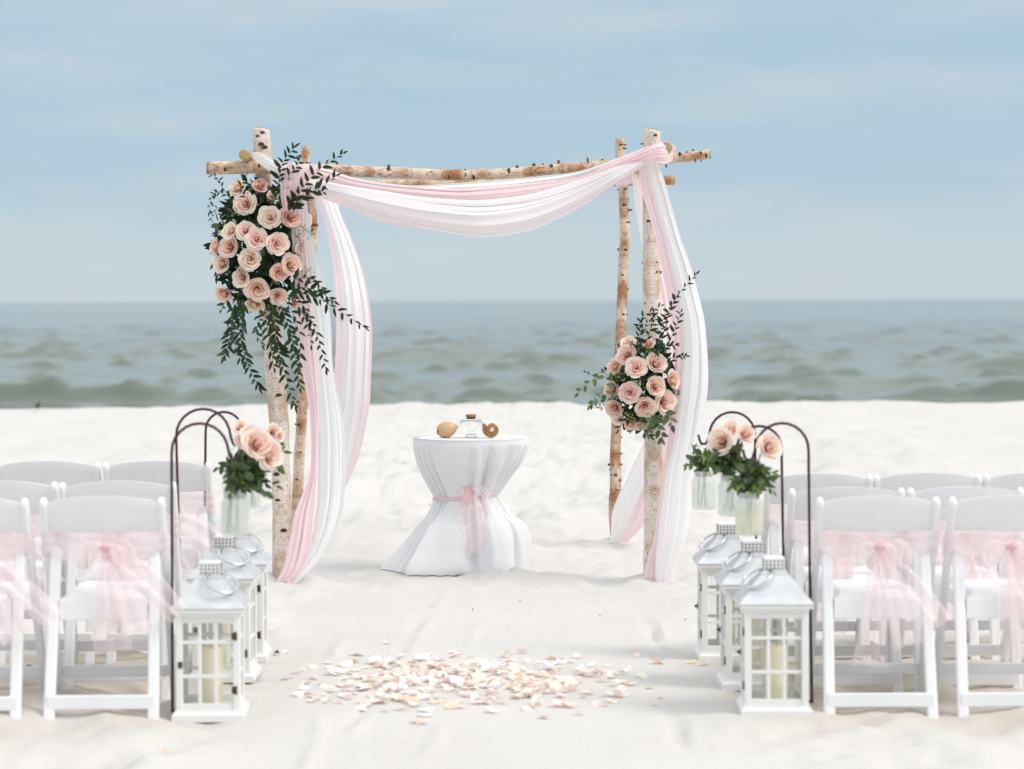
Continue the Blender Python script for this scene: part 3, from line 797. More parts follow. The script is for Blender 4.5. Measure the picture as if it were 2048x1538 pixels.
strip('wrap', 'pink_sheer', [(1222, 362), (1238, 352), (1258, 338), (1284, 336)], [(1236, 374), (1246, 372), (1266, 366), (1290, 358)], [14.6, 14.58, 14.54, 14.56], d4, b4, 3, .3, 53, .2, 40, 30)

# ------------------------------------------------------------------ roses and leaves
def petal_grid(mb, phi, r0, h, half, opn, curl, mi, rr, na=9, nb=7, spiral=.10, tip=.10):
    pts, uv = [], []
    w1, w2 = rr.uniform(0, 6.28), rr.uniform(0, 6.28)
    for i in range(nb):
        b = i / (nb - 1)
        for j in range(na):
            a = j / (na - 1) * 2 - 1
            shape = .35 + .65 * math.sin(PI * .5 * min(1, b * 1.25))
            ang = phi + a * half * shape
            r = r0 * (.30 + .70 * math.sin(b * PI * .5)) + opn * b * b + curl * max(0, b - .55) ** 1.5 * (1 + .25 * math.sin(3 * a + w1))
            r *= 1 + spiral * a
            r *= 1 + tip * b * b * (1 - abs(a)) - tip * .4 * b * b
            z = h * b * (1 - .16 * a * a * b) - curl * .75 * max(0, b - .68) ** 1.3 + .0012 * math.sin(5 * a + w2) * b
            pts.append((r * math.cos(ang), r * math.sin(ang), z)); uv.append((j / (na - 1), b))
    mb.grid(pts, nb, na, uv, mi)

class RoseKit: pass
ROSES = []
for vi in range(5):
    rr = random.Random(100 + vi)
    op = (.8, 1.0, 1.15, .9, .55)[vi]
    core = MB()
    ang = rr.random() * 6.28
    for (cnt, r0, h, half, opn, curl, sp) in ((2, .0052, .0450, 2.3, 0, .005, .40), (3, .0112, .0470, 1.40, .001, .009, .30), (3, .0172, .0460, 1.30, .002 * op, .013, .24), (5, .0250, .0425, .86, .005 * op, .024, .16)):
        for k in range(cnt):
            ang += 2 * PI / cnt + rr.uniform(-.25, .25) if k else 1.1
            petal_grid(core, ang, r0 * rr.uniform(.92, 1.08), h * rr.uniform(.95, 1.05), half, opn, curl, 0, rr, spiral=sp)
    core.ball((0, 0, .034), .0062, 8, 6, 0, (1, 1, 1.2))
    core.ball((0, 0, -.002), .014, 10, 6, 1, (1, 1, .8))
    core.tube([(0, 0, 0), (0, 0, -.03)], .003, 6, True, 1)
    kit = RoseKit()
    kit.core = core.mesh('rose', [M['petal_in'], M['stem']])
    kit.petals = []
    for k in range(6):
        ang += 2 * PI / 6 * (1 if k % 2 else 1.02) + rr.uniform(-.2, .2)
        pm = MB()
        petal_grid(pm, ang, .0325 * rr.uniform(.95, 1.06), (.039 - .004 * (k % 2)) * rr.uniform(.93, 1.05), .78, .006 * op, .026 * op * rr.uniform(.6, 1.4), 0, rr, spiral=.10, tip=.13)
        kit.petals.append(pm.mesh('petal', M['petal_out']))
    ROSES.append(kit)

TINTS = [(1.0, .98, .98), (1.0, 1.03, 1.02), (1.0, .95, .93), (1.01, 1.08, 1.02), (.99, .89, .87)]
def rose(parent, loc, face, scale=1.0, variant=None, tint=None, rr=rnd):
    kit = ROSES[rr.randrange(5) if variant is None else variant]
    q = Vector(face).normalized().to_track_quat('Z', 'Y') @ Quaternion((0, 0, 1), rr.random() * 6.28)
    o = inst('rose', kit.core, parent, Vector(loc) - q @ Vector((0, 0, .03 * scale)), q, scale)
    t = TINTS[rr.randrange(len(TINTS))] if tint is None else tint
    o.color = (*t, 1)
    for pm in kit.petals:
        c = inst('petal', pm, o); c.color = (*t, 1)
    return o

def leaf_pts(L, w, bend=.12, fold=.18, n=6, round_=False):
    """grid of a folded leaf along +X, rib in the middle"""
    pts = []
    for i in range(n):
        f = i / (n - 1)
        hw = w * .5 * ((math.sin(PI * f ** .8) ** .75) if not round_ else math.sqrt(max(0, 1 - (2 * f - 1) ** 2)) * (1 - .15 * f)) + (.0006 if 0 < i else .0008)
        z = -bend * L * f * f
        for s in (-1, 0, 1):
            pts.append(Vector((L * f, s * hw, z + abs(s) * hw * fold * 2)))
    return pts
def leaf_mesh(name, L, w, mat, **k):
    mb = MB(); mb.grid(leaf_pts(L, w, **k), k.get('n', 6), 3)
    return mb.mesh(name, M[mat])
LEAF = {'ruscus': [leaf_mesh('leaf', L, w, 'ruscus', bend=bd) for L, w, bd in ((.062, .019, .1), (.055, .016, .2), (.048, .017, .05))],
        'euca': [leaf_mesh('leaf', L, w, 'eucalyptus', bend=bd) for L, w, bd in ((.060, .030, .1), (.05, .026, .22))],
        'fresh': [leaf_mesh('leaf', L, w, 'fresh', bend=bd) for L, w, bd in ((.052, .018, .1), (.042, .016, .25))]}

def sprig(parent, base, pts, kind='ruscus', n=18, size=1.0, droop=0.0, seed=0, stem_r=.0016, spread=1.0):
    """leafy stem through points; leaves are its sub-parts"""
    rr = random.Random(seed * 7 + 5)
    c = cr_interp([list(Vector(p) - base) for p in pts], 22)
    pv = [Vector(x) for x in c]
    mb = MB(); mb.tube(pv, [stem_r * (1 - .6 * i / 21) for i in range(22)], 5)
    st = mb.build('sprig', M['stem'], parent)
    for k in range(n):
        f = .06 + .94 * k / max(1, n - 1)
        x = f * 20.99; i = min(int(x), 20); p = pv[i].lerp(pv[i + 1], x - i)
        t = (pv[min(i + 1, 21)] - pv[max(i - 1, 0)]).normalized()
        side = t.cross(Vector((0, -1, 0)))
        if side.length < .2: side = Vector((1, 0, 0))
        side.normalize()
        s = 1 if k % 2 else -1
        d = t * rr.uniform(.55, 1.1) + side * s * rr.uniform(.5, 1.0) * spread + Vector((rr.uniform(-.3, .3), rr.uniform(-.7, .4), rr.uniform(-.3, .3) - droop))
        if k == n - 1: d = t + Vector((0, 0, -droop))
        d.normalize()
        up = Vector((rr.uniform(-.5, .5), -1.0, rr.uniform(-.2, .8)))
        yv = up.cross(d).normalized(); zv = d.cross(yv)
        q = Matrix((d, yv, zv)).transposed().to_quaternion()
        inst('leaf', rr.choice(LEAF[kind]), st, p, q, size * 1.18 * rr.uniform(.7, 1.1) * (1 - .35 * f))
    return st

def foliage(parent, name, mat, centre_fn, n, L, w, rr, out_dir=None, round_=False):
    """a mass of small filler leaves, joined"""
    mb = MB()
    for _ in range(n):
        p, nrm = centre_fn(rr)
        d = Vector((rr.gauss(0, 1), rr.gauss(0, .5), rr.gauss(0, 1))) + nrm * rr.uniform(.1, 1.3)
        d.normalize()
        up = nrm + Vector((rr.gauss(0, .5), rr.gauss(0, .5), rr.gauss(0, .5)))
        yv = up.cross(d)
        if yv.length < .05: continue
        yv.normalize(); zv = d.cross(yv)
        m3 = Matrix((d, yv, zv)).transposed()
        s = rr.uniform(.65, 1.2)
        mb.grid([m3 @ x + p for x in leaf_pts(L * s, w * s, rr.uniform(0, .3), .15, 5, round_)], 5, 3)
    o = mb.build(name, M[mat], parent)
    o['kind'] = 'stuff'
    return o

def seeds(parent, pts, rr, n=14, r=.0035, spread=.022):
    mb = MB()
    for c in pts:
        for _ in range(n):
            d = Vector((rr.gauss(0, 1), rr.gauss(0, 1), rr.gauss(0, 1))) * spread * .6
            e = c + d
            mb.tube([c + Vector((0, .01, -.01)), e], .0006, 4, False, 1)
            mb.ball(e, r * rr.uniform(.7, 1.2), 6, 4, 0)
    o = mb.build('seed_clusters', [M['seed'], M['stem']], parent); o['kind'] = 'stuff'
    return o

# ---- large arrangement on the front left post
YA = 12.22
base = P(525, 490, YA + .1)
fl = empty('flower_arrangement', base, 0, 'large spray of blush roses and trailing greenery on the front left corner of the arch', 'flower arrangement', 'rose arrangements on the arch')
rr = random.Random(21)
left_roses = [(474, 376, 18, -.5, .6), (490, 407, 21, -.2, .1), (520, 371, 15, .1, .7), (540, 435, 21, .0, .1), (581, 432, 22, .35, .25), (611, 441, 15, .9, .2), (461, 461, 17, -.4, .5), (491, 461, 18, -.1, .3), (513, 478, 20, .05, .1), (555, 487, 20, .25, .0), (430, 493, 17, -1.4, .3), (457, 494, 20, -.4, .1), (605, 497, 15, .9, .1), (442, 528, 19, -.6, .2), (500, 518, 22, -.05, .0), (583, 529, 23, .5, .2), (559, 545, 18, .2, -.1), (482, 556, 18, -.4, -.1), (447, 589, 20, -.5, -.6), (514, 579, 22, .0, -.2), (557, 593, 17, .3, -.3), (509, 611, 20, -.1, -1.1), (588, 402, 14, .5, .6), (546, 391, 13, .2, .6), (592, 606, 13, .7, -.6)]
for (u, v, r_, fx, fz) in left_roses:
    e = ((u - 525) / 105) ** 2 + ((v - 495) / 125) ** 2
    Y = YA - .05 + .13 * e + (.04 if r_ < 16 else 0)
    rose(fl, P(u, v, Y) - base, (fx, -1, fz), r_ / 389 / .0435, None, None, rr)
def cf_left(rr):
    while True:
        a, b_ = rr.uniform(-1, 1), rr.uniform(-1, 1)
        if a * a + b_ * b_ < 1: break
    e = a * a + b_ * b_
    p = P(524 + a * 96, 492 + b_ * 128, YA + .02 + .12 * e + rr.uniform(0, .12)) - base
    return p, Vector((a, -.9, b_)).normalized()
foliage(fl, 'filler_greens', 'ruscus', cf_left, 900, .06, .027, rr)
foliage(fl, 'eucalyptus', 'eucalyptus', cf_left, 230, .045, .026, rr, None, True)
foliage(fl, 'fresh_greens', 'fresh', cf_left, 50, .045, .016, rr)
seeds(fl, [P(u, v, YA - .02) - base for u, v in ((610, 455), (625, 465), (596, 470), (502, 375), (545, 400), (468, 425), (600, 485), (560, 400), (480, 540), (612, 540), (625, 560))], rr, 12)
S = [([(552, 400), (558, 360), (566, 325), (588, 296)], 20, 1.0), ([(560, 392), (574, 355), (592, 335), (600, 318)], 12, .9),
     ([(580, 420), (604, 378), (640, 338), (686, 307)], 20, 1.05), ([(585, 425), (610, 395), (645, 372), (672, 352)], 12, 1.0), ([(575, 425), (600, 400), (630, 380), (646, 384)], 10, 1.0),
     ([(470, 400), (440, 385), (424, 392), (418, 425)], 14, .62), ([(465, 405), (445, 375), (436, 358), (420, 348)], 10, .62), ([(470, 420), (440, 415), (425, 425), (424, 440)], 9, .55), ([(490, 395), (482, 375), (490, 355)], 8, .7),
     ([(575, 590), (620, 590), (672, 618), (730, 655)], 22, 1.0), ([(580, 580), (610, 575), (640, 585), (668, 602)], 15, 1.0), ([(585, 560), (612, 555), (632, 562), (645, 580)], 10, .9),
     ([(600, 600), (622, 640), (640, 690), (652, 740)], 18, .9), ([(590, 600), (606, 630), (618, 655), (622, 690)], 10, .85),
     ([(480, 600), (466, 650), (456, 690), (448, 712)], 22, 1.1), ([(485, 600), (480, 660), (492, 720), (518, 775)], 30, 1.05), ([(470, 605), (462, 640), (470, 690), (486, 730)], 14, 1.0),
     ([(545, 610), (552, 670), (562, 720), (590, 812)], 34, 1.1), ([(560, 610), (580, 660), (590, 710), (600, 775)], 28, 1.05), ([(530, 612), (534, 650), (540, 690), (548, 735)], 16, 1.1), ([(520, 615), (515, 650), (512, 665), (524, 690)], 10, .8), ([(570, 600), (592, 640), (600, 690), (598, 730)], 14, 1.0),
     ([(455, 600), (447, 610), (443, 618)], 4, 1.0)]
for i, (pts, n_, sz) in enumerate(S):
    Yb = YA - .06
    sprig(fl, base, [P(u, v, Yb + (.04 - .05 * k)) for k, (u, v) in enumerate(pts)], 'ruscus', n_, sz, .1, i)

# ---- small arrangement on the front right post
YA2 = 12.22
base = P(1285, 775, YA2 + .1)
fr_ = empty('flower_arrangement', base, 0, 'smaller cluster of blush roses and eucalyptus halfway up the front right post', 'flower arrangement', 'rose arrangements on the arch')
rr = random.Random(22)
for (u, v, r_, fx, fz) in [(1256, 685, 15, -.3, .8), (1253, 709, 19, -.4, .4), (1228, 733, 17, -.8, .4), (1272, 734, 19, -.1, .2), (1313, 725, 23, .3, .5), (1297, 686, 13, .2, .9), (1223, 779, 18, -.7, .0), (1258, 786, 20, -.2, .0), (1312, 772, 21, .3, .2), (1331, 804, 21, .4, .0), (1291, 814, 20, .0, -.3), (1228, 818, 20, -.5, -.3), (1348, 760, 18, 1.2, .2), (1261, 850, 15, -.2, -1.0), (1286, 852, 14, .1, -1.1), (1338, 835, 14, .6, -.8), (1236, 840, 13, -.5, -.9)]:
    e = ((u - 1285) / 75) ** 2 + ((v - 770) / 95) ** 2
    rose(fr_, P(u, v, YA2 - .07 + .13 * e) - base, (fx, -1, fz), r_ / 389 / .0435, None, rr.choice(TINTS[:3] + [(.97, .90, .92)]), rr)
def cf_right(rr):
    while True:
        a, b_ = rr.uniform(-1, 1), rr.uniform(-1, 1)
        if a * a + b_ * b_ < 1: break
    e = a * a + b_ * b_
    return P(1286 + a * 66, 772 + b_ * 92, YA2 + .0 + .12 * e + rr.uniform(0, .1)) - base, Vector((a, -.9, b_)).normalized()
foliage(fr_, 'filler_greens', 'ruscus', cf_right, 420, .055, .025, rr)
foliage(fr_, 'eucalyptus', 'eucalyptus', cf_right, 200, .05, .027, rr, None, True)
foliage(fr_, 'fresh_greens', 'fresh', cf_right, 30, .04, .016, rr)
seeds(fr_, [P(u, v, YA2 - .05) - base for u, v in ((1262, 690), (1293, 700), (1300, 695), (1232, 752), (1243, 758), (1268, 768), (1196, 812), (1186, 806), (1206, 800), (1265, 835), (1285, 840), (1255, 830), (1325, 842), (1305, 760))], rr, 14, .0034, .026)
S2 = [([(1316, 720), (1328, 660), (1350, 600), (1392, 549)], 26, .72), ([(1310, 715), (1322, 660), (1330, 630), (1352, 596)], 18, .72), ([(1330, 710), (1345, 670), (1355, 645), (1362, 625)], 12, .75), ([(1288, 700), (1280, 660), (1284, 635), (1322, 612)], 16, .7), ([(1292, 690), (1300, 660), (1310, 640), (1308, 625)], 12, .7), ([(1275, 700), (1278, 670), (1290, 650), (1300, 640)], 9, .7),
      ([(1335, 730), (1350, 715), (1362, 712), (1372, 712)], 10, .7), ([(1325, 700), (1338, 690), (1352, 690)], 8, .7)]
for i, (pts, n_, sz) in enumerate(S2):
    sprig(fr_, base, [P(u, v, YA2 - .04 - .02 * k) for k, (u, v) in enumerate(pts)], 'ruscus', n_, sz, .05, 40 + i)
for i, (pts, n_, sz, kd) in enumerate([([(1235, 775), (1205, 752), (1178, 765), (1157, 786)], 9, .75, 'euca'), ([(1235, 785), (1210, 790), (1190, 800), (1180, 812)], 8, .7, 'euca'), ([(1225, 760), (1205, 745), (1182, 750), (1172, 745)], 5, .5, 'euca'),
                                 ([(1300, 830), (1312, 850), (1322, 866), (1326, 880)], 7, 1.0, 'euca'), ([(1290, 835), (1294, 855), (1296, 868)], 5, .9, 'euca'), ([(1330, 825), (1340, 838), (1344, 850)], 5, .9, 'euca'), ([(1260, 830), (1246, 845), (1238, 858)], 5, .7, 'ruscus'), ([(1280, 840), (1290, 862), (1300, 872)], 6, .8, 'ruscus')]):
    sprig(fr_, base, [P(u, v, YA2 - .05 - .01 * k) for k, (u, v) in enumerate(pts)], kd, n_, sz, .05, 60 + i)
# ------------------------------------------------------------------ table with gathered cloth
TY = 13.05
tz = CAM_H - 275 / F * TY
tx = (941 - 1024) / F * TY
tb = Vector((tx, TY, gz(tx, TY)))
tc_ = empty('tablecloth', tb, 0, 'white floor length cloth covering the round table under the arch, gathered at the waist', 'tablecloth')
rr = random.Random(31)
lev = [(876.5, 826, 1056), (882, 825, 1057), (888, 825, 1057), (899, 827, 1053), (924, 835, 1041), (948, 846, 1022), (973, 859, 1004), (990, 867, 995), (1010, 860, 1007), (1035, 846, 1026), (1047, 838, 1040), (1072, 818, 1049), (1096, 795, 1050), (1112, 776, 1050), (1128, 760, 1049), (1142, 758, 1047), (1152, 766, 1040)]
nA, nL = 420, 90
La = cr_interp([list(k) for k in lev], nL)
ph = [rr.random() * 6.28 for _ in range(12)]
UPC = [(2 * PI * (k + rr.uniform(-.3, .3)) / 30, rr.uniform(.25, 1.3)) for k in range(30)]
DNC = [(2 * PI * (k + rr.uniform(-.3, .3)) / 15, rr.uniform(.3, 1.2)) for k in range(15)]
pts, uv = [], []
nt = 7
for i in range(nt):                                                   # flat top
    for k in range(nA):
        a = 2 * PI * k / nA
        r = 0.3145 * (i / (nt - 1)) + .0005
        pts.append(Vector((r * math.cos(a), r * math.sin(a), tz - tb.z + .002 + 0))); uv.append((k / nA, 0))
for i in range(nL):
    v_, ul, ur = La[i]
    f = i / (nL - 1)
    xl, xr = (ul - 1024) / F * TY - tx, (ur - 1024) / F * TY - tx
    zz = max(CAM_H - (v_ - 600) / F * TY, 0)
    if f > .97: pass
    up = min(1, max(0, (v_ - 884) / 106)); dn = max(0, (v_ - 990) / 162)
    waist = math.exp(-((v_ - 990) / 26) ** 2)
    for k in range(nA):
        a = 2 * PI * k / nA
        c = math.cos(a)
        rx = xr if c > 0 else -xl
        mean = (xr - xl) / 2
        ry = mean * (1 - .12 * dn)
        r = 1 / math.sqrt((c / rx) ** 2 + (math.sin(a) / ry) ** 2)
        aw = a + .25 * math.sin(a * 2 + ph[0]) + .12 * math.sin(5 * a + ph[1])
        cre = lambda n_, off, wd: sum(dep * math.exp(-(((aw - th0 + PI) % (2 * PI) - PI) / wd) ** 2) for th0, dep in off)
        s = (1 if dn == 0 else max(0, 1 - dn * 3.0))
        rid = .45 * math.sin(17 * aw + ph[2]) + .35 * math.sin(9 * aw + ph[3])
        pl_up = .55 * rid - cre(0, UPC, .052)
        pl_dn = .55 * math.sin(8 * aw + ph[7] + .6 * dn) + .3 * math.sin(15 * aw + ph[8]) - cre(0, DNC, .045 + .06 * dn)
        amp = .19 * up ** .8 * s * pl_up + (1 - s) * (.13 + .06 * dn) * pl_dn * (1 - .35 * max(0, dn - .75) / .25)
        amp = amp * (1 - .35 * waist) + .05 * up * (dn == 0) + .02 * dn
        lim = 1.0
        r2 = r * (1 + amp * lim)
        z = zz - tb.z
        if dn > .55:
            z += (dn - .55) * (.045 * math.sin(5 * a + ph[9]) + .030 * math.sin(9 * a + ph[10]))
        x_, y_ = r2 * c + (0 if dn == 0 else .0), r2 * math.sin(a)
        g_ = 0.006
        if i == nL - 1:
            r2 *= .965; x_, y_ = r2 * c, r2 * math.sin(a); z = 0.0
        pts.append(Vector((x_, y_, max(z, g_)))); uv.append((k / nA, f))
gp = ground(np.array([p.x + tb.x for p in pts]), np.array([p.y + tb.y for p in pts])) - tb.z
for p, g_ in zip(pts, gp):
    if p.z < g_ + .008: p.z = float(g_) + .004 + .3 * max(0, p.z - float(g_) + .004) * 0
mb = MB(); mb.grid(pts, nt + nL, nA, uv, 0, True)
mb.build('cloth', M['linen'], tc_)

# pink tulle sash round the cloth
wz = CAM_H - 389 / F * TY - tb.z
wcx = (931 - 1024) / F * TY - tx
ts = empty('table_sash', tb, 0, 'pink tulle sash tied with a bow round the waist of the white tablecloth', 'sash')
pts, uv = [], []
for i in range(72):
    a = 2 * PI * i / 72
    for j in range(7):
        q = j / 6 - .5
        r = .176 + .005 * math.sin(7 * a) + .006 * math.cos(q * PI)
        pts.append(Vector((wcx + r * math.cos(a), r * math.sin(a), wz + .017 * math.cos(a) - .004 + q * (.026 + .006 * math.sin(3 * a)) + .002 * math.sin(11 * a + 9 * q)))); uv.append((i / 72, q))
mb = MB(); n0 = 0
for i in range(72):
    for j in range(6):
        mb.f.append((i * 7 + j, i * 7 + j + 1, ((i + 1) % 72) * 7 + j + 1, ((i + 1) % 72) * 7 + j))
mb.v = [tuple(p) for p in pts]; mb.m = [0] * len(mb.f); mb.sm = [True] * len(mb.f); mb.uv = [(0, 0)] * len(mb.v)
mb.build('band', M['tulle_dense'], ts)

def tail(name, mat, path, widths, parent, folds=3, amp=.012, seed=0, ns=30, nq=18, side=(1, 0, 0)):
    """soft hanging ribbon of tulle through 3D points"""
    rr = random.Random(seed)
    c = cr_interp([list(p) for p in path], ns); w = cr_interp([[x] for x in widths], ns)[:, 0]
    p1, p2 = rr.random() * 6, rr.random() * 6
    pts, uv = [], []
    sd = Vector(side)
    for i in range(ns):
        t = i / (ns - 1)
        tg = Vector(c[min(i + 1, ns - 1)] - c[max(i - 1, 0)])
        s_ = sd - tg.normalized() * sd.dot(tg.normalized())
        s_ = s_.normalized() if s_.length > .05 else sd
        nr = tg.normalized().cross(s_)
        for j in range(nq):
            q = j / (nq - 1) * 2 - 1
            f = math.sin(folds * PI * q + p1 + 1.5 * t) + .25 * math.sin(folds * 1.7 * PI * q + p2 - 2 * t)
            pts.append(Vector(c[i]) + s_ * (q * w[i] / 2 * (1 + .12 * math.sin(5 * t + p2))) + nr * (f * amp)); uv.append((j / (nq - 1), t))
    mb = MB(); mb.grid(pts, ns, nq, uv)
    return mb.build(name, M[mat], parent)
fy = -.188
def tp(u, v, dy=0): 
    p = P(u, v, TY + fy + dy) - tb
    return p
tail('tail', 'tulle', [tp(937, 984, -.01), tp(932, 1005, -.03), tp(936, 1040, -.05), tp(941, 1075, -.08), tp(936, 1112, -.12)], [.03, .06, .085, .075, .035], ts, 2, .005, 1)
tail('tail', 'tulle', [tp(940, 984, -.012), tp(950, 1010, -.04), tp(952, 1050, -.06), tp(952, 1090, -.10), tp(948, 1104, -.12)], [.03, .07, .10, .09, .05], ts, 2, .008, 2)
tail('bow_loop', 'tulle', [tp(938, 984, -.01), tp(955, 978, -.04), tp(972, 990, -.05), tp(966, 1020, -.05), tp(946, 1008, -.03), tp(938, 986, -.012)], [.03, .05, .06, .06, .05, .03], ts, 2, .005, 3)
tail('bow_loop', 'tulle_dense', [tp(938, 984, -.01), tp(930, 975, -.03), tp(935, 992, -.05), tp(930, 1008, -.04), tp(936, 990, -.02)], [.03, .035, .04, .04, .03], ts, 2, .004, 4)
mb = MB(); mb.ball(tp(937, 985, -.015), .022, 12, 8, 0, (.9, .6, 1.1)); mb.build('knot', M['tulle_dense'], ts)

# ---- things on the table
topz = tz + .004
def on_table(u, dy=0.0):
    y = TY + dy
    return Vector(((u - 1024) / F * y, y, topz))
# tan tun shell
def shellmat(name, base, band, dark, waves):
    m, n, l, b, o = nmat(name)
    uv_ = n.new('ShaderNodeUVMap'); sp = n.new('ShaderNodeSeparateXYZ'); l.new(uv_.outputs[0], sp.inputs[0])
    w = n.new('ShaderNodeTexWave'); w.inputs['Scale'].default_value = waves; w.inputs['Distortion'].default_value = 3.0; w.inputs['Detail'].default_value = 3
    l.new(uv_.outputs[0], w.inputs['Vector'])
    x = n.new('ShaderNodeMixRGB'); x.inputs['Color1'].default_value = (*base, 1); x.inputs['Color2'].default_value = (*band, 1)
    l.new(w.outputs['Fac'], x.inputs['Fac'])
    no = n.new('ShaderNodeTexNoise'); no.inputs['Scale'].default_value = 45; no.inputs['Detail'].default_value = 4
    t = n.new('ShaderNodeTexCoord'); l.new(t.outputs['Object'], no.inputs['Vector'])
    mr_ = n.new('ShaderNodeMapRange'); mr_.inputs[1].default_value = .5; mr_.inputs[2].default_value = .75; mr_.inputs[4].default_value = .6; l.new(no.outputs['Fac'], mr_.inputs[0])
    y = n.new('ShaderNodeMixRGB'); y.inputs['Color2'].default_value = (*dark, 1); l.new(mr_.outputs[0], y.inputs['Fac']); l.new(x.outputs[0], y.inputs['Color1'])
    l.new(y.outputs[0], b.inputs['Base Color']); b.inputs['Roughness'].default_value = .35
    return m
M['tan_shell'] = shellmat('tan_shell', (.60, .38, .19), (.66, .45, .25), (.50, .28, .12), 3)
M['turban_shell'] = shellmat('turban_shell', (.34, .14, .04), (.46, .24, .08), (.16, .06, .02), 5)
M['pearl'] = simple('shell_lip', (.80, .74, .64), .3)
M['spire'] = simple('shell_spire', (.36, .20, .09), .5)
p = on_table(891, -.06)
s1 = empty('seashell', p, 0, 'smooth tan rounded seashell lying left of the glass bottle on the table', 'seashell', 'seashells on the table')
prof = [(.0005, -.052), (.010, -.050), (.026, -.042), (.038, -.026), (.0440, -.006), (.0435, .012), (.036, .032), (.022, .050), (.010, .060), (.004, .066), (.0005, .067)]
mb = MB(); tmp = MB(); tmp.lathe(cr_interp([list(k) for k in prof], 40).tolist(), 36, 0, (0, 0, 0), False, lambda a, z: 1 + .006 * math.sin(z * 900))
rot = Matrix.Rotation(R(76), 3, 'Y')
mb.add([rot @ Vector(k) + Vector((0, 0, .0425)) for k in tmp.v], tmp.f, [(k[0] * 6, k[1] * 20) for k in tmp.uv])
mb.build('body', M['tan_shell'], s1)
mb = MB()
cen = rot @ Vector((0, 0, -.050)) + Vector((.004, -.012, .044))
for k in range(26):
    a = k * .55; rad = .015 * (1 - k / 28)
    mb.ball(cen + Vector((-.004 * (k / 26), rad * math.cos(a) - .004, rad * math.sin(a))), .0045 * (1 - .5 * k / 26), 7, 5)
mb.build('spire', M['spire'], s1)
# turban shell with its spiral turned to the front
p = on_table(980, -.07)
s2 = empty('seashell', p, 0, 'brown banded spiral seashell with a pearly lip lying right of the glass bottle', 'seashell', 'seashells on the table')
mb = MB(); pts, uv = [], []
NT, turns = 150, 3.2
sc = .0235
path = []
for i in range(NT):
    f = i / (NT - 1)
    th = -f * turns * 2 * PI + R(215)
    g = math.exp(1.05 * (f - 1) * turns * .62)
    rad = .031 * g
    path.append((Vector((.012 + rad * math.cos(th), -.010 - .050 * (1 - g), .050 + rad * math.sin(th))), .0275 * g, th))
for i, (c, r, th) in enumerate(path):
    rd = Vector((math.cos(th), 0, math.sin(th)))
    for k in range(20):
        a = 2 * PI * k / 20
        pts.append(c + rd * (r * math.cos(a)) + Vector((0, r * 1.05 * math.sin(a), 0))); uv.append((i / NT * 8, k / 20))
mb.grid([q_ for q_ in pts], NT, 20, uv, 0, True)
mb.m = [1 if k < 50 * 20 else 0 for k in range(len(mb.f))]
low_z = min(q_[2] for q_ in mb.v)
mb.v = [(a - .004, b - .0, c - low_z) for a, b, c in mb.v]
mb.build('whorl', [M['turban_shell'], M['pearl']], s2)
c, r, th = path[-1]
mb = MB(); rd = Vector((math.cos(th), 0, math.sin(th))); tg = Vector((math.sin(th), 0, -math.cos(th)))
ring = [c + rd * (r * 1.02 * math.cos(2 * PI * k / 24)) + Vector((0, r * 1.07 * math.sin(2 * PI * k / 24), 0)) + tg * .001 - Vector((.004, 0, low_z)) for k in range(25)]
mb.tube(ring, .0035, 6, False)
mb.build('lip', M['pearl'], s2)
mb = MB(); mb.add([c - Vector((.004, 0, low_z)) - tg * .012] + [x.lerp(c - Vector((.004, 0, low_z)), .06) for x in ring[:-1]], [(0, k + 1, (k + 1) % 24 + 1) for k in range(24)])
mb.build('opening', M['pearl'], s2)
# a pale ramp of shell wall under the spire
mb = MB(); pts = []
for i in range(112, NT - 2):
    c, r, th = path[i]
    rd = Vector((math.cos(th), 0, math.sin(th)))
    for k in range(5):
        a = R(-40 + 12 * k)
        pts.append(c + rd * ((r + .0006) * math.cos(a)) + Vector((0, (r + .0006) * 1.05 * math.sin(a), 0)) - Vector((.004, 0, low_z)))
mb.grid(pts, NT - 2 - 112, 5); mb.build('pale_band', M['pearl'], s2)
# heart shaped bottle
p = on_table(941, -.045)
gb = empty('glass_bottle', p, 0, 'clear heart shaped glass bottle with a cork standing between the two seashells', 'bottle')
outer = [(.030, 0), (.031, .006), (.027, .010), (.0265, .016), (.034, .026), (.050, .048), (.0595, .068), (.060, .082), (.053, .094), (.038, .100), (.026, .101), (.0235, .106), (.026, .110)]
oc = cr_interp([list(k) for k in outer], 44)
inner = [(max(r - .0028, .001), z) for r, z in oc if .018 < z]
prof = [(0.0005, 0.0)] + [tuple(k) for k in oc] + list(reversed(inner)) + [(0.0005, .019)]
flat = lambda a, z: 1 / math.sqrt(math.cos(a) ** 2 + (math.sin(a) / (.62 if z > .03 else .9)) ** 2) if z > .018 else 1 / math.sqrt(math.cos(a) ** 2 + (math.sin(a) / .9) ** 2)
mb = MB(); mb.lathe(prof, 48); 
mb.v = [(x, y * (.92 - .25 * float(sstep(.01, .04, z)) + .25 * float(sstep(.085, .101, z))), z + (.004 * min(1, abs(x) / .045) ** 2 if .085 < z < .1005 else 0)) for x, y, z in mb.v]
mb.build('bottle_glass', M['glass'], gb)
mb = MB(); mb.lathe([(.0205, .098), (.0215, .106), (.0265, .1075), (.027, .122), (.025, .1245), (.0005, .1250)], 24)
mb.build('cork', M['cork'], gb)

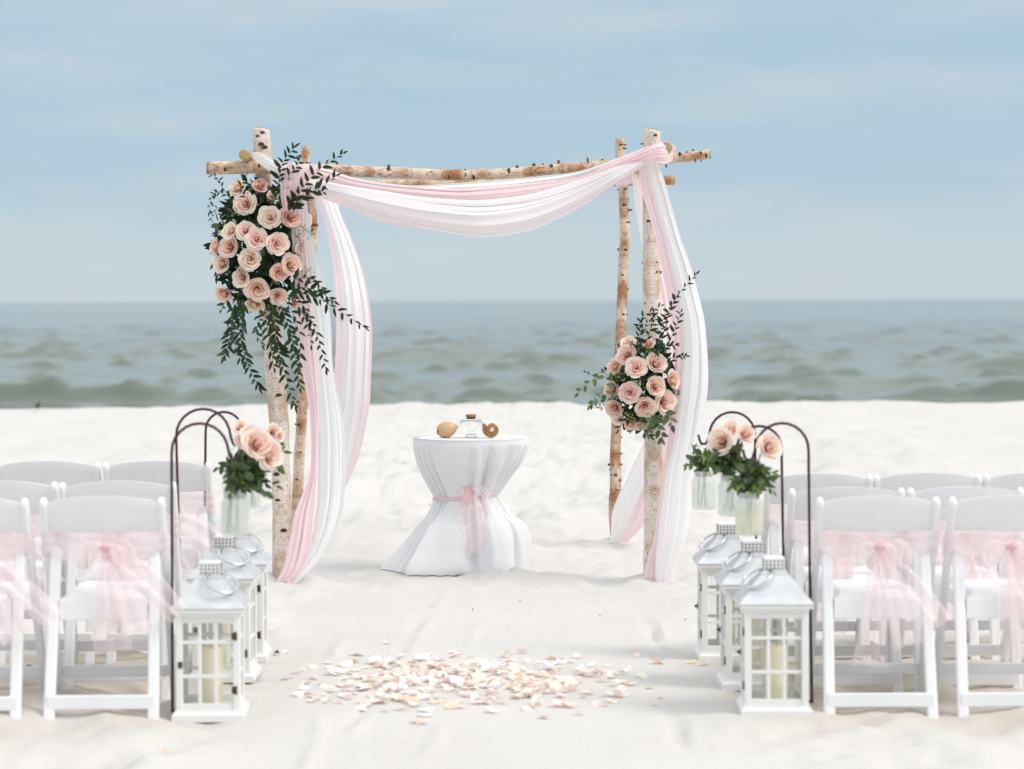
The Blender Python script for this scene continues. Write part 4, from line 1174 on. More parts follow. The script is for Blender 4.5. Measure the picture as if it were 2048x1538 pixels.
# ------------------------------------------------------------------ folding chairs
CW = .44
def make_chair():
    root = empty('folding_chair')
    hw = CW / 2 - .013
    ytop, yft, H = -.185, .205, .785
    yup = lambda z: yft + (ytop - yft) * z / H
    for s in (-1, 1):
        mb = MB(); mb.bar((s * hw, yft, -.03), (s * hw, ytop, H), .026, .042, (1, 0, 0), .7, 0, .018)
        mb.build('upright', M['chair'], root)
        mb = MB(); mb.bar((s * (hw - .024), -.235, -.04), (s * (hw - .033), yup(.60) - .012, .605), .040, .026, (1, 0, 0), .6, 0, .02)
        mb.build('leg', M['chair'], root)
        mb = MB()                                                     # seat side rail
        mb.bar((s * (hw - .063), -.135, .390), (s * (hw - .063), .235, .403), .022, .06, (1, 0, 0), .4)
        mb.build('seat_rail', M['chair'], root)
    # arched back panel, slightly curved in plan
    pts = []; nx, nz = 22, 8
    for side in (0, 1):
        for i in range(nx):
            x = -1 + 2 * i / (nx - 1)
            ztop = .775 + .020 * (1 - x * x) ** 1.0 - .006 * (abs(x) ** 8)
            zbot = .665 - .004 * (1 - x * x)
            for j in range(nz):
                f = j / (nz - 1)
                z = zbot + (ztop - zbot) * f
                rnd_ = .004 * (max(0, abs(f - .5) - .38) / .12) ** 2
                y = yup(z) - .012 * (1 - x * x) + (side * 2 - 1) * (.010 - rnd_)
                pts.append((x * (hw - .010), y, z))
    mb = MB(); N = nx * nz
    mb.grid(pts[:N], nx, nz); mb.grid(pts[N:], nx, nz)
    rim = [i * nz + nz - 1 for i in range(nx)] + [(nx - 1) * nz + j for j in range(nz - 2, -1, -1)] + [i * nz for i in range(nx - 2, -1, -1)] + [j for j in range(1, nz - 1)]
    mb.add(pts, [(rim[k], rim[(k + 1) % len(rim)], rim[(k + 1) % len(rim)] + N, rim[k] + N) for k in range(len(rim))])
    mb.build('back_panel', M['chair'], root)
    mb = MB(); mb.bar((-hw + .052, -.150, .390), (hw - .052, -.150, .390), .075, .02, (0, 0, 1), .4); mb.build('seat_apron', M['chair'], root)
    mb = MB(); mb.bar((-hw + .052, .235, .400), (hw - .052, .235, .400), .05, .02, (0, 0, 1), .4); mb.build('seat_apron', M['chair'], root)
    # cushion: rounded pad
    pts = []; nx, ny = 18, 18
    for i in range(nx):
        for j in range(ny):
            x, y = -1 + 2 * i / (nx - 1), -1 + 2 * j / (ny - 1)
            e = max(abs(x), abs(y))
            pts.append((x * (hw - .055), .045 + y * .205, .425 + .030 * (1 - e ** 6) ** .5 - (.0 if e < 1 else .02)))
    mb = MB(); mb.grid(pts, nx, ny); mb.box((0, .045, .4235), ((hw - .055) * 2 - .004, .406, .014))
    mb.build('cushion', M['cushion'], root)
    mb = MB(); mb.bar((-hw + .020, -.2215, .075), (hw - .020, -.2215, .075), .050, .016, (0, 0, 1), .5); mb.build('stretcher', M['chair'], root)
    mb = MB(); mb.bar((-hw + .012, yup(.13), .13), (hw - .012, yup(.13), .13), .042, .016, (0, 0, 1), .5); mb.build('stretcher', M['chair'], root)
    return root

def make_sash(seed, swing, tail_len, spread):
    """pink tulle tied round the chair back; swing moves the tails sideways"""
    rr = random.Random(seed)
    root = empty('chair_sash')
    hw = CW / 2
    pts, uv = [], []
    NS, NQ = 96, 14
    p1, p2 = rr.random() * 6, rr.random() * 6
    for i in range(NS):
        a = 2 * PI * i / NS
        c, s = math.cos(a), math.sin(a)
        x = (hw + .006) * math.copysign(abs(c) ** .35, c)
        rear = s < 0
        y0 = -.097 + .040 * math.copysign(abs(s) ** .4, s) - (.016 * (1 - (x / hw) ** 2) if rear else 0)
        gather = 1 - .55 * math.exp(-(x / .06) ** 2) * (1 if rear else 0)
        for j in range(NQ):
            q = j / (NQ - 1) * 2 - 1
            z = .618 + .012 * math.cos(x * 9) * 0 + q * .048 * gather - .010 * (1 - (x / hw) ** 2) + .006 * math.sin(x * 22 + p2)
            w = .004 * math.sin(q * 9 + x * 14 + p1) + .003 * math.sin(q * 17 - x * 9 + p2)
            pts.append(Vector((x * (1 + w * .3), y0 - (z - .618) * .494 - w - .002, z))); uv.append((i / NS, q))
    mb = MB()
    mb.v = [tuple(p) for p in pts]
    for i in range(NS):
        for j in range(NQ - 1):
            mb.f.append((i * NQ + j, i * NQ + j + 1, ((i + 1) % NS) * NQ + j + 1, ((i + 1) % NS) * NQ + j))
    mb.m = [0] * len(mb.f); mb.sm = [True] * len(mb.f); mb.uv = [(0, 0)] * len(mb.v)
    mb.build('band', M['tulle'], root)
    k = Vector((.01 * swing, -.163, .612))
    mb = MB(); mb.ball(k, .021, 12, 8, 0, (1, .7, 1.05)); mb.build('knot', M['tulle_dense'], root)
    for s in (-1, 1):
        tail('bow_loop', 'tulle', [k, k + Vector((s * .035, -.025, .012)), k + Vector((s * .07, -.03, -.015)), k + Vector((s * .06, -.02, -.06)), k + Vector((s * .02, -.012, -.035)), k], [.03, .05, .07, .075, .05, .03], root, 2, .008, seed + s + 3, 28, 14)
    for t_ in range(3):
        dx = swing * (.05 + .07 * t_) + rr.uniform(-.02, .02) + (t_ - 1) * .05 * spread
        L = tail_len * (1 - .18 * t_)
        tail('tail', 'tulle', [k, k + Vector((dx * .25, -.02, -L * .22)), k + Vector((dx * .7, -.035, -L * .55)), k + Vector((dx * 1.25, -.04 - .02 * t_, -L))], [.03, .07, .105, .13 - .02 * t_], root, 2, .010, seed + 10 + t_)
    return root

chair0 = make_chair(); sash_rr = random.Random(41)
CH = [  # u centre, Y of the rear feet, extra sink, turn, label, sash label, swing, tail length, spread
    (201, 8.46, .008, 1.0, 'nearest chair of the left block, beside the front left lantern', 0.9, .36, .6),
    (-69, 8.44, .008, -1.0, 'front left chair cut off by the left edge of the photo', 1.2, .38, .5),
    (230, 9.02, -.004, 2.0, 'white folding chair, aisle end of the second row on the left', .6, .36, .8),
    (-4, 9.05, -.004, .5, 'second row chair at the left edge of the photo', 0.8, .34, .7),
    (311, 9.76, -.030, 1.2, 'white folding chair, aisle end of the far row on the left', 1.0, .30, .6),
    (93, 9.78, -.030, -.6, 'far row chair at the left edge of the photo', .4, .34, .7),
    (1755, 8.54, 0.024, .0, 'nearest chair of the right block, beside the front right lantern', .6, .42, .9),
    (2019, 8.54, 0.024, .8, 'front right chair cut off by the right edge of the photo', .3, .40, .6),
    (1691, 9.08, 0.034, .6, 'white folding chair, aisle end of the second row on the right', -.4, .36, .9),
    (1931, 9.08, 0.034, -.4, 'second row chair at the right side of the photo', .2, .36, .9),
    (1636, 9.76, 0.032, .3, 'white folding chair, aisle end of the far row on the right', .2, .34, .8),
    (1854, 9.78, 0.032, -.3, 'middle chair of the three in the far row on the right', .5, .34, .8),
    (2073, 9.78, 0.032, .5, 'far row chair cut off by the right edge of the photo', -.2, .34, .8)]
SL = ['pink tulle sash with tails blown right on the nearest left chair', 'pink tulle sash on the front chair cut by the left edge', 'pink tulle sash on the aisle chair of the second left row', 'pink tulle sash on the second row chair at the left edge', 'pink tulle sash on the aisle chair of the far left row', 'pink tulle sash on the far row chair at the left edge', 'pink tulle sash with a bright knot on the nearest right chair', 'pink tulle sash on the front chair cut by the right edge', 'pink tulle sash on the aisle chair of the second right row', 'pink tulle sash on the second row chair at the right side', 'pink tulle sash on the aisle chair of the far right row', 'pink tulle sash on the middle chair of the far right row', 'pink tulle sash on the far row chair at the right edge']
cache = child_cache()
for i, (u, Y, sink, turn, lab, swing, tl, spr) in enumerate(CH):
    o = chair0 if i == 0 else copy_tree(chair0, None, cache)
    cy = Y + .23
    o.location = ((u - 1024) / F * (Y + .05), cy, -sink)
    o.rotation_euler = (0, 0, R(turn))
    tag(o, lab, 'chair', 'white folding chairs for the guests')
    s_ = make_sash(200 + i * 13, swing, tl, spr)
    s_.location = o.location; s_.rotation_euler = o.rotation_euler
    tag(s_, SL[i], 'sash', 'pink tulle sashes on the chairs')

# ------------------------------------------------------------------ lanterns
LW, LH = .225, .37
def square_loft(mb, secs, mi=0):
    vs_ = []
    for h, z in secs:
        for x, y in ((-1, -1), (1, -1), (1, 1), (-1, 1)): vs_.append((x * h, y * h, z))
    fs = []
    for i in range(len(secs) - 1):
        for k in range(4): fs.append((i * 4 + k, i * 4 + (k + 1) % 4, (i + 1) * 4 + (k + 1) % 4, (i + 1) * 4 + k))
    fs.append((3, 2, 1, 0)); n_ = (len(secs) - 1) * 4; fs.append((n_, n_ + 1, n_ + 2, n_ + 3))
    mb.add(vs_, fs, None, mi, False)

def make_lantern():
    root = empty('lantern')
    h = LW / 2
    mb = MB(); square_loft(mb, [(h + .014, -.01), (h + .014, .014), (h + .004, .022), (h + .002, .030)]); mb.build('base', M['lantern'], root)
    mb = MB(); square_loft(mb, [(h + .002, LH - .012), (h + .004, LH), (h + .016, LH + .004), (h + .016, LH + .016), (h + .010, LH + .019)]); mb.build('rim', M['lantern'], root)
    for sx in (-1, 1):
        for sy in (-1, 1):
            mb = MB(); mb.bar((sx * (h - .012), sy * (h - .012), .029), (sx * (h - .012), sy * (h - .012), LH - .011), .024, .024, (1, 0, 0), .25); mb.build('corner_post', M['lantern'], root)
    z0, z1 = .030, LH - .012
    rows = [(z0 + .022, z0 + .112), (z0 + .124, z0 + .232), (z0 + .244, z1 - .022)]
    inner = 2 * (h - .024)
    cw = (inner - .02 - 2 * .012) / 3
    hm = MB(); hm.bar((-inner / 2, 0, 0), (inner / 2, 0, 0), .012, .010, (0, 0, 1), .3); hmm = hm.mesh('muntin', M['lantern'])
    rl = MB(); rl.bar((-inner / 2, 0, 0), (inner / 2, 0, 0), .022, .013, (0, 0, 1), .3); rlm = rl.mesh('rail', M['lantern'])
    vm = MB(); vm.bar((0, 0, z0 + .0225), (0, 0, z1 - .0225), .0118, .0085, (1, 0, 0), .3); vmm = vm.mesh('muntin', M['lantern'])
    pm = []
    for (a, b_) in rows:
        q = MB(); q.box((0, 0, (a + b_) / 2), (cw + .004, .002, b_ - a + .004)); pm.append(q.mesh('pane', M['pane']))
    for k in range(4):
        qz = Quaternion((0, 0, 1), k * PI / 2)
        def put(nm, me, x, d, z=0):
            inst(nm, me, root, qz @ Vector((x, -(h - .012) + d, z)), qz)
        put('rail', rlm, 0, 0, z0 + .011); put('rail', rlm, 0, 0, z1 - .011)
        put('muntin', hmm, 0, .0, z0 + .118); put('muntin', hmm, 0, .0, z0 + .238)
        for x in (-1, 1): put('muntin', vmm, x * (cw / 2 + .006), .0)
        for c in (-1, 0, 1):
            for r_ in range(3): put('pane', pm[r_], c * (cw + .012), .002)
    # roof: flared metal hood, chimney with holes, ring
    mb = MB(); square_loft(mb, [(h + .019, LH + .016), (h + .019, LH + .020), (h + .004, LH + .038), (h - .012, LH + .052), (h - .034, LH + .085), (h - .062, LH + .112), (.047, LH + .122), (.043, LH + .126)])
    mb.build('roof', M['zinc'], root)
    mb = MB(); square_loft(mb, [(.037, LH + .124), (.037, LH + .172), (.030, LH + .176)]); ch = mb.build('chimney', M['lantern'], root)
    mb = MB()
    for k in range(4):
        q = Matrix.Rotation(k * PI / 2, 3, 'Z')
        for r_ in range(3):
            for c in range(5):
                t = MB(); t.lathe([(.0035, 0), (.0035, .0022)], 8)
                rx = Matrix.Rotation(PI / 2, 3, 'X')
                mb.add([q @ (rx @ Vector(x) + Vector((-.028 + c * .014, -.0362, LH + .136 + r_ * .0125))) for x in t.v], t.f, None, 0, False)
    mb.build('perforations', M['hole'], ch)
    mb = MB()
    rc = Vector((-.062, -.045, LH + .104)); q = Matrix.Rotation(R(-28), 3, 'Y') @ Matrix.Rotation(R(18), 3, 'X')
    mb.tube([rc + q @ Vector((.060 * math.cos(2 * PI * k / 40), .060 * math.sin(2 * PI * k / 40), 0)) for k in range(41)], .0052, 8, False)
    mb.build('ring_handle', M['steel'], root)
    mb = MB(); mb.tube([(-.02, -.04, LH + .132), (-.013, -.05, LH + .140), (-.006, -.04, LH + .132)], .003, 6); mb.build('ring_loop', M['steel'], root)
    for z in (.10, .29):
        mb = MB(); mb.box((-h - .0012, -h + .022, z), (.0024, .014, .026)); mb.tube([(-h - .003, -h + .013, z - .015), (-h - .003, -h + .013, z + .015)], .0032, 6); mb.build('hinge', M['hinge'], root)
    mb = MB(); mb.box((-h - .0015, h - .016, .19), (.003, .016, .022)); mb.ball((-h - .008, h - .016, .19), .006, 8, 6); mb.build('latch', M['hinge'], root)
    return root

lan0 = make_lantern()
cache = child_cache()
candle0 = empty('candle')
mb = MB(); mb.lathe([(.001, 0), (.040, 0), (.042, .004), (.042, .190), (.040, .196), (.034, .194), (.020, .186), (.001, .185)], 28, 0, (0, 0, 0), False, lambda a, z: 1 + .01 * math.sin(3 * a + z * 20)); mb.build('wax', M['candle'], candle0)
mb = MB(); mb.tube([(0, 0, .184), (.001, 0, .194), (.003, .001, .201)], .0012, 5); mb.build('wick', M['wick'], candle0)
ccache = child_cache()
LN = [  # x centre, Y front face, sink, turn, mirrored, label, candle label
    (.930, 8.50, 0, -1.5, 1, 'white wooden lantern nearest the camera beside the right front chair', 'cream pillar candle inside the nearest right lantern'),
    (.912, 9.10, 0, 1.0, 1, 'white wooden lantern, middle one of the three right of the aisle', 'cream pillar candle inside the middle right lantern'),
    (.880, 9.83, 0, .5, 1, 'white wooden lantern at the far end right of the aisle, by the drape', 'cream pillar candle inside the far right lantern'),
    (-1.080, 8.50, 0, 2.0, -1, 'white wooden lantern nearest the camera beside the left front chair', 'cream pillar candle inside the nearest left lantern'),
    (-1.125, 9.30, 0, -1.0, -1, 'white wooden lantern, middle one of the three left of the aisle', 'cream pillar candle inside the middle left lantern'),
    (-1.135, 9.85, 0, 1.0, -1, 'white wooden lantern at the far end left of the aisle, by the birch post', 'cream pillar candle inside the far left lantern')]
for i, (x, Yf, sink, turn, mir, lab, cl) in enumerate(LN):
    o = lan0 if i == 0 else copy_tree(lan0, None, cache)
    y = Yf + LW / 2 + .014
    z = max(gz(x, y), gz(x, Yf), gz(x - .1, y), gz(x + .1, y)) * .6
    o.location = (x, y, z)
    o.rotation_euler = (0, 0, R(turn) + (0 if mir > 0 else R(90)))
    tag(o, lab, 'lantern', 'white lanterns along the aisle')
    c = candle0 if i == 0 else copy_tree(candle0, None, ccache)
    c.location = (x + (.01, .02, .03, .0, -.02, -.01)[i], y + .01, z + .031)
    c.rotation_euler = (0, 0, i)
    c.scale = (1, 1, (1.0, 1.15, .95, 1.05, 1.1, .9)[i])
    tag(c, cl, 'candle', 'candles in the lanterns')

# ------------------------------------------------------------------ shepherd hooks, jars, bouquets
def make_jar(root, water):
    outer = [(.030, 0), (.044, .003), (.050, .012), (.0515, .03), (.0515, .105), (.049, .122), (.041, .134), (.036, .138), (.036, .150), (.037, .153), (.037, .157), (.035, .158)]
    oc = [tuple(k) for k in cr_interp([list(k) for k in outer], 40)]
    inn = [(r - .003, max(z, .005)) for r, z in reversed(oc)]
    mb = MB(); mb.lathe([(.001, 0)] + oc + inn + [(.001, .005)], 32); mb.build('jar_glass', M['jar'], root)
    mb = MB()
    for z in (.142, .1465, .151):
        mb.tube([(.0365 * math.cos(2 * PI * k / 28), .0365 * math.sin(2 * PI * k / 28), z + .004 * k / 28) for k in range(29)], .0012, 5, False)
    mb.build('screw_thread', M['jar'], root)
    mb = MB(); mb.lathe([(.001, .006), (.046, .007), (.0475, .03), (.0475, .090), (.001, .0902)], 28); mb.build('water', M[water], root)

HK = [  # stem foot (u, v), stem top u, arch top v, end u, Y, jar centre u, jar top v, jar h px, water
    ((1624, 1415), 1617, 846, 1511, 8.74, 1499, 984, 'cloudy'),
    ((1574, 1372), 1563, 852, 1474, 9.24, 1458, 950, 'water'),
    ((1516, 1316), 1510, 824, 1419, 9.93, 1405, 942, 'water'),
    ((345, 1437), 343, 847, 456, 8.62, 467, 984, 'water'),
    ((373, 1352), 352, 818, 460, 9.32, 474, 958, 'water'),
    ((404, 1312), 411, 824, 484, 9.92, 476, 940, 'water')]
HL = ['nearest plum iron shepherd hook on the right, stem beside the front chair', 'middle plum iron shepherd hook on the right, arching behind the rose', 'farthest plum iron shepherd hook on the right, its tip against the drape', 'nearest plum iron shepherd hook on the left, stem beside the front lantern', 'plum iron shepherd hook on the left with the highest arch', 'plum iron shepherd hook on the left nearest the birch post']
JL = ['frosted jar with yellowish water hanging nearest on the right', 'frosted jar hanging in the middle on the right, behind the yellowish one', 'frosted jar hanging farthest on the right against the white drape', 'frosted jar hanging nearest on the left above the lantern roofs', 'frosted jar hanging on the left from the highest hook, behind the nearest jar', 'frosted jar hanging on the left from the hook by the birch post']
BL = ['bouquet of one blush rose and broad leaves in the nearest right jar', 'bouquet of blush roses and greenery in the middle right jar', 'small bouquet of thin greenery and a pale rose in the farthest right jar', 'bouquet of two large blush roses and dense greenery in the nearest left jar', 'bouquet of pink roses in the middle left jar, above the nearest bouquet', 'bouquet of a small spray rose and leaves in the far left jar']
BQ = [  # roses (u, v, r, fx, fz)
    [(1540, 893, 25, .5, .3)],
    [(1441, 882, 27, -.5, .3), (1492, 866, 19, .3, .7)],
    [(1462, 857, 19, .1, .8)],
    [(514, 886, 29, .5, .4), (541, 911, 25, .9, -.1)],
    [(500, 868, 20, .2, .6), (486, 880, 17, -.2, .4)],
    [(479, 854, 13, -.1, .7), (548, 862, 15, .5, .5), (560, 872, 9, .8, .2)]]
jar_h = .158
for i, ((fu, fv), su, av, eu, Y, ju, jv, water) in enumerate(HK):
    foot = P(fu, fv, Y)
    foot.z = gz(foot.x, Y)
    sgn = -1 if eu < su else 1
    tp_ = P(su, av, Y); en = P(eu, av, Y)
    rad = abs(en.x - tp_.x) / 2; zt = tp_.z
    hz = P(0, av + (66 if i != 5 else 40), Y).z
    jc = P(ju, jv, Y)
    pts = [Vector((foot.x, Y, foot.z - .12)), foot.copy(), Vector((tp_.x * .6 + foot.x * .4, Y, foot.z * .6 + (zt - rad) * .4)), Vector((tp_.x, Y, zt - rad * 1.05))]
    cx = tp_.x + sgn * rad
    for k in range(1, 12):
        a = PI * k / 12
        pts.append(Vector((cx - sgn * rad * math.cos(a), Y, zt - rad + rad * math.sin(a))))
    ex = cx + sgn * rad
    uz = max(zt - rad - .035, jc.z + .085)
    pts += [Vector((ex + sgn * .004, Y, zt - rad - .01)), Vector((ex + sgn * .008, Y, uz + .016))]
    ux = ex + sgn * .024
    for k in range(1, 8):
        a = PI * k / 8
        pts.append(Vector((ux - sgn * .016 * math.cos(a), Y, uz + .014 - .016 * math.sin(a))))
    pts += [Vector((ux + sgn * .018, Y, uz + .018)), Vector((ux + sgn * .022, Y, uz + .036))]
    hk = empty('shepherd_hook', foot, 0, HL[i], 'hook', 'shepherd hooks along the aisle')
    mb = MB(); mb.tube([p - foot for p in pts], .0052, 8); mb.build('hook_rod', M['iron'], hk)
    mb = MB(); mb.tube([Vector((0, .0, .004)), Vector((-sgn * .0, 0, .006)) + Vector((sgn * .11, .02, .0))], .0045, 6); mb.tube([Vector((sgn * .11, .02, .006)), Vector((sgn * .11, .02, -.1))], .0045, 6); mb.build('foot_bar', M['iron'], hk)
    # jar hangs straight below the crook
    jx = ux
    jb = Vector((jx, Y, jc.z - jar_h))
    jr = empty('hanging_jar', jb, rnd.random() * 6, JL[i], 'jar', 'frosted jars hanging along the aisle')
    make_jar(jr, water)
    jr.rotation_euler = (0, 0, 0)
    mb = MB()
    zu = uz - jb.z
    for s in (-1, 1):
        mb.tube([Vector((s * .038, 0, .146)), Vector((s * .044, 0, .18)), Vector((s * .030, 0, zu - .03)), Vector((0, 0, zu + .001))], .0011, 5, False)
    mb.tube([Vector((.0385 * math.cos(2 * PI * k / 24), .0385 * math.sin(2 * PI * k / 24), .1405)) for k in range(25)], .0011, 5, False)
    mb.build('wire_handle', M['wire'], jr)
    # bouquet
    rr = random.Random(300 + i)
    bb = jb + Vector((0, 0, .012))
    bq = empty('bouquet', bb, 0, BL[i], 'bouquet', 'bouquets in the hanging jars')
    mouth = Vector((0, 0, jar_h - .01))
    for (u, v, r_, fx, fz) in BQ[i]:
        p = P(u, v, Y - .05 + rr.uniform(-.02, .03)) - bb
        rose(bq, p, (fx, -1, fz), 1.12 * r_ / (F / Y) / .0455, None, TINTS[rr.randrange(2)], rr)
        f = Vector((fx, -1, fz)).normalized()
        back = p - f * .05
        m_ = mouth + Vector((rr.uniform(-.015, .015), rr.uniform(-.015, .015), 0))
        mb = MB(); mb.tube([back, back.lerp(m_, .5) + Vector((0, 0, .012)), m_, Vector((rr.uniform(-.02, .02), rr.uniform(-.02, .02), .005))], .0026, 6); mb.build('stem', M['stem'], bq)
    for k in range(3):
        m_ = mouth + Vector((rr.uniform(-.02, .02), rr.uniform(-.02, .02), 0))
        mb = MB(); mb.tube([m_, Vector((rr.uniform(-.03, .03), rr.uniform(-.03, .01), .004))], .0026, 6); mb.build('stem', M['stem'], bq)
    ns = (10, 8, 5, 12, 9, 8)[i]
    lean = (.02, -.02, -.01, .05, .03, .07)[i]
    for k in range(ns):
        a = rr.uniform(0, 2 * PI)
        if i == 2: reach = rr.uniform(.04, .07)
        else: reach = rr.uniform(.05, .10)
        e = mouth + Vector((lean + reach * math.cos(a), -.02 + .5 * reach * math.sin(a), rr.uniform(.0, .11)))
        mid_ = mouth.lerp(e, .5) + Vector((0, 0, .035))
        kd = rr.choice(['euca', 'fresh', 'euca', 'fresh']) if i != 3 else rr.choice(['euca', 'ruscus', 'euca', 'fresh'])
        sprig(bq, Vector((0, 0, 0)), [mouth, mid_, e], kd, rr.randrange(6, 9), rr.uniform(.75, 1.0), .1, 400 + i * 20 + k)
    def cf(rr, lean=lean):
        d = Vector((rr.gauss(0, 1), rr.gauss(0, .8), rr.gauss(0, .9))); d.normalize()
        s = rr.uniform(.015, .055)
        return mouth + Vector((lean * .8, -.01, .055)) + d * s, d
    if i == 2: ns_f = .25
    else: ns_f = 1
    foliage(bq, 'filler_greens', 'eucalyptus', cf, int(40 * ns_f), .04, .024, rr)
    foliage(bq, 'fresh_greens', 'fresh', cf, int(44 * ns_f), .038, .02, rr)
    foliage(bq, 'dark_greens', 'ruscus', cf, int(26 * ns_f), .042, .02, rr)
# thin dry twigs curling from the farthest right jar
# ------------------------------------------------------------------ petals on the aisle
rr = random.Random(51)
PM = []
for k in range(9):
    mb = MB(); pts, uv = [], []
    na, nb = 7, 6
    L, W_ = rr.uniform(.036, .050), rr.uniform(.032, .046)
    cup, curl_, tw = rr.uniform(.05, .5), rr.uniform(-.35, .6), rr.uniform(-.4, .4)
    for i in range(nb):
        b = i / (nb - 1)
        for j in range(na):
            a = j / (na - 1) * 2 - 1
            hw = W_ / 2 * (.22 + .78 * math.sin(PI * min(.56, .12 + b * .5)) ** 1.0) * (1 if b < .8 else 1 - .5 * (b - .8) / .2 * abs(a))
            x = a * hw
            y = (b - .5) * L * (1 - .10 * a * a)
            z = cup * (x * x / W_ * 2.2) + curl_ * (b - .35) ** 2 * L * .9 + tw * x * (b - .5) + .0014 * math.sin(7 * a + k) * b
            pts.append((x, y, z)); uv.append((j / (na - 1), b))
    zm = min(p[2] for p in pts)
    pts = [(x, y, z - zm) for x, y, z in pts]
    mb.grid(pts, nb, na, uv)
    PM.append(mb.mesh('rose_petal', M['petal_loose']))
PC = {'blush': [(1.0, .91, .89), (1.0, .87, .85), (.99, .92, .92)], 'cream': [(1.0, 1.03, 1.08), (1.0, 1.02, 1.0), (.99, 1.04, 1.13)], 'peach': [(1.0, .87, .76), (1.0, .82, .72)]}
REG = lambda u, v: 'at the left end' if u < 720 else 'at the right end' if u > 1130 else 'along the far edge' if v < 1342 else 'along the near edge' if v > 1396 else 'in the thick middle'
PLAB = {'blush': 'blush pink rose petal %s of the scatter on the aisle', 'cream': 'cream white rose petal %s of the scatter on the aisle', 'peach': 'peach rose petal %s of the scatter on the aisle'}
cnt = 0
def petal_at(u, v, kind, label, tint=None, size=None):
    Y = CAM_H * F / (v - 600 + ROLL * (u - 1024))
    p = P(u, v, Y)
    o = bpy.data.objects.new('rose_petal', rr.choice(PM))
    o.location = (p.x, p.y, gz(p.x, p.y) + rr.uniform(.001, .010))
    flip = rr.random() < .45
    o.rotation_euler = (rr.gauss(0, .22) + (PI if flip else 0), rr.gauss(0, .22), rr.uniform(0, 6.28))
    if flip: o.location.z += .012
    s = rr.uniform(.85, 1.25) if size is None else size
    o.scale = (s, s, s * rr.uniform(.8, 1.3))
    o.color = (*(tint or rr.choice(PC[kind])), 1)
    COL.objects.link(o)
    tag(o, label, 'rose petal', 'rose petals scattered on the aisle')
while cnt < 286:
    u = rr.gauss(930, 205); v = 1366 + rr.gauss(0, 30)
    if not (572 < u < 1300 and 1302 < v < 1440): continue
    e = ((u - 925) / 360) ** 2 + ((v - 1368 - (u - 925) * .01) / 70) ** 2
    if e > 1 and rr.random() > .12: continue
    if (u < 700 and v > 1425) or (u > 1200 and v > 1405): continue
    if u < 660 and rr.random() < .25: continue
    kind = rr.choices(['blush', 'cream', 'peach'], [.42 if u > 740 else .2, .40 if u > 740 else .65, .09])[0]
    petal_at(u, v, kind, PLAB[kind] % REG(u, v)); cnt += 1
petal_at(1316, 1327, 'blush', 'single curled pink petal lying apart at the right end of the scatter', (1, .76, .70), 1.3)
petal_at(1383, 1328, 'cream', 'yellow green petal lying beside the far right lantern', (.92, .98, .42), 1.0)
petal_at(1408, 1335, 'cream', 'pale yellow petal lying between the right lanterns', (.98, .98, .55), .9)
petal_at(1226, 1405, 'cream', 'cream petal lying alone at the right front of the scatter', (1, .98, .8), 1.0)
petal_at(843, 1450, 'blush', 'pink petal lying nearest the camera on the aisle', (1, .86, .80), 1.1)
petal_at(830, 1449, 'cream', 'cream petal touching the pink petal nearest the camera', (1, .97, .92), .9)
petal_at(330, 1501, 'peach', 'tiny orange petal fragment on the sand at the lower left', (.95, .62, .34), .5)
petal_at(553, 1312, 'cream', 'dried dark petal by the far left lantern', (.14, .09, .07), .6)
petal_at(1018, 1252, 'blush', 'tiny red petal fragment lying alone in the middle of the aisle', (.75, .28, .26), .35)

# the rest of the scatter: smaller petals under and between the others, one mass
mb = MB()
srcs = [([v.co.copy() for v in m_.vertices], [tuple(f.vertices) for f in m_.polygons]) for m_ in PM]
for k in range(320):
    u = rr.gauss(930, 165); v = 1366 + rr.gauss(0, 24)
    Y = CAM_H * F / (v - 600 + ROLL * (u - 1024)); p = P(u, v, Y)
    vs_, fs_ = rr.choice(srcs)
    q = Matrix.Rotation(rr.uniform(0, 6.28), 3, 'Z') @ Matrix.Rotation(rr.gauss(0, .4), 3, 'X')
    g = Vector((p.x, p.y, gz(p.x, p.y) + .002)); s = rr.uniform(.6, .95)
    mb.add([g + q @ (x * s) for x in vs_], fs_, [(.5, .5 + .5 * (j_ // 7) / 5) for j_ in range(len(vs_))])
o = mb.build('small_petals', M['petal_loose']); o.color = (1, .92, .90, 1)
tag(o, 'smaller pale petals strewn under and between the larger ones on the aisle', 'petals', kind='stuff')

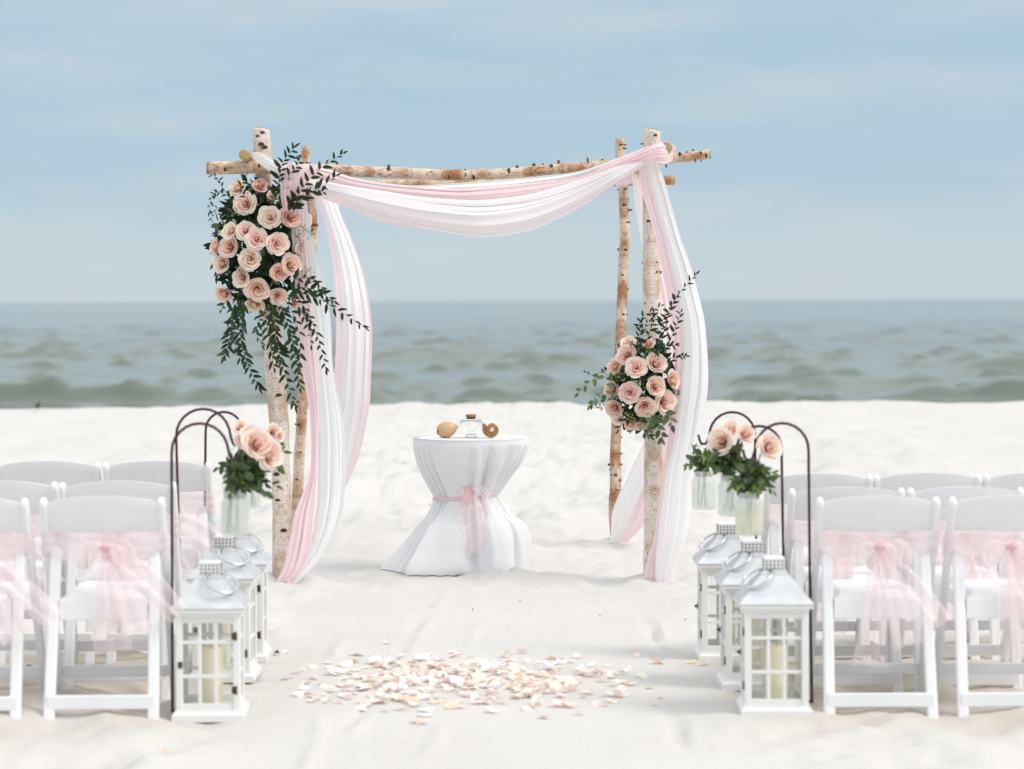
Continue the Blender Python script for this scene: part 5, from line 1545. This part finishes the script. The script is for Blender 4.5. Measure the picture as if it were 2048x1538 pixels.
# small bits of seaweed on the sand
for (u, v, lab) in ((945, 1220, 'tiny dark seaweed fleck on the aisle left of the tiny red petal'), (1040, 1203, 'tiny dark seaweed fleck on the aisle below the table hem'), (1200, 1232, 'tiny dark seaweed fleck right of the red petal fragment'), (1371, 1239, 'tiny dark seaweed fleck beside the far right lantern'), (265, 1272, 'dark leaf scrap under the nearest left chair'), (56, 1319, 'dark twig on the sand between the left chairs')):
    Y = CAM_H * F / (v - 600 + ROLL * (u - 1024)); p = P(u, v, Y)
    mb = MB(); a = rr.random() * 3
    L = .006 if v < 1250 else .02
    mb.tube([Vector((-L * math.cos(a), -L * math.sin(a), .002)), Vector((0, .002, .006)), Vector((L * math.cos(a), L * math.sin(a), .003))], [.0012, .002 if v < 1250 else .003, .0008], 6)
    o = mb.build('seaweed_scrap', M['wick']); o.location = (p.x, p.y, gz(p.x, p.y))
    tag(o, lab, 'seaweed', 'dark scraps on the sand')

# shorebird, seen from behind, standing on the crest
p = P(63, 822, 33.0)
bd = empty('shorebird', (p.x * .945, 31.6, gz(p.x * .945, 31.6)), R(75), 'small dark shorebird standing on the beach crest at the far left', 'bird')
M['bird'] = simple('dark_plumage', (.07, .065, .05), .8, vary=.3); M['bill'] = simple('yellow_leg', (.55, .42, .10), .6)
mb = MB(); mb.ball((0, 0, .078), .045, 14, 10, 0, (1.35, .85, .85), Matrix.Rotation(R(-18), 3, 'Y')); mb.ball((.052, 0, .116), .022, 12, 8); mb.ball((.036, 0, .100), .024, 10, 8); mb.ball((-.062, 0, .064), .026, 10, 6, 0, (1.5, .6, .35)); mb.build('body', M['bird'], bd)
mb = MB(); mb.tube([(.070, 0, .116), (.105, 0, .110)], [.004, .0012], 6); mb.build('bill', M['wick'], bd)
for s in (-1, 1):
    mb = MB(); mb.tube([(0, s * .014, .045), (.004, s * .015, .022), (-.002, s * .016, -.004)], .004, 6); mb.tube([(-.002, s * .016, .001), (.022, s * .02, .001)], .003, 5); mb.build('leg', M['bill'], bd)
bd.scale = (.8, .8, .8)
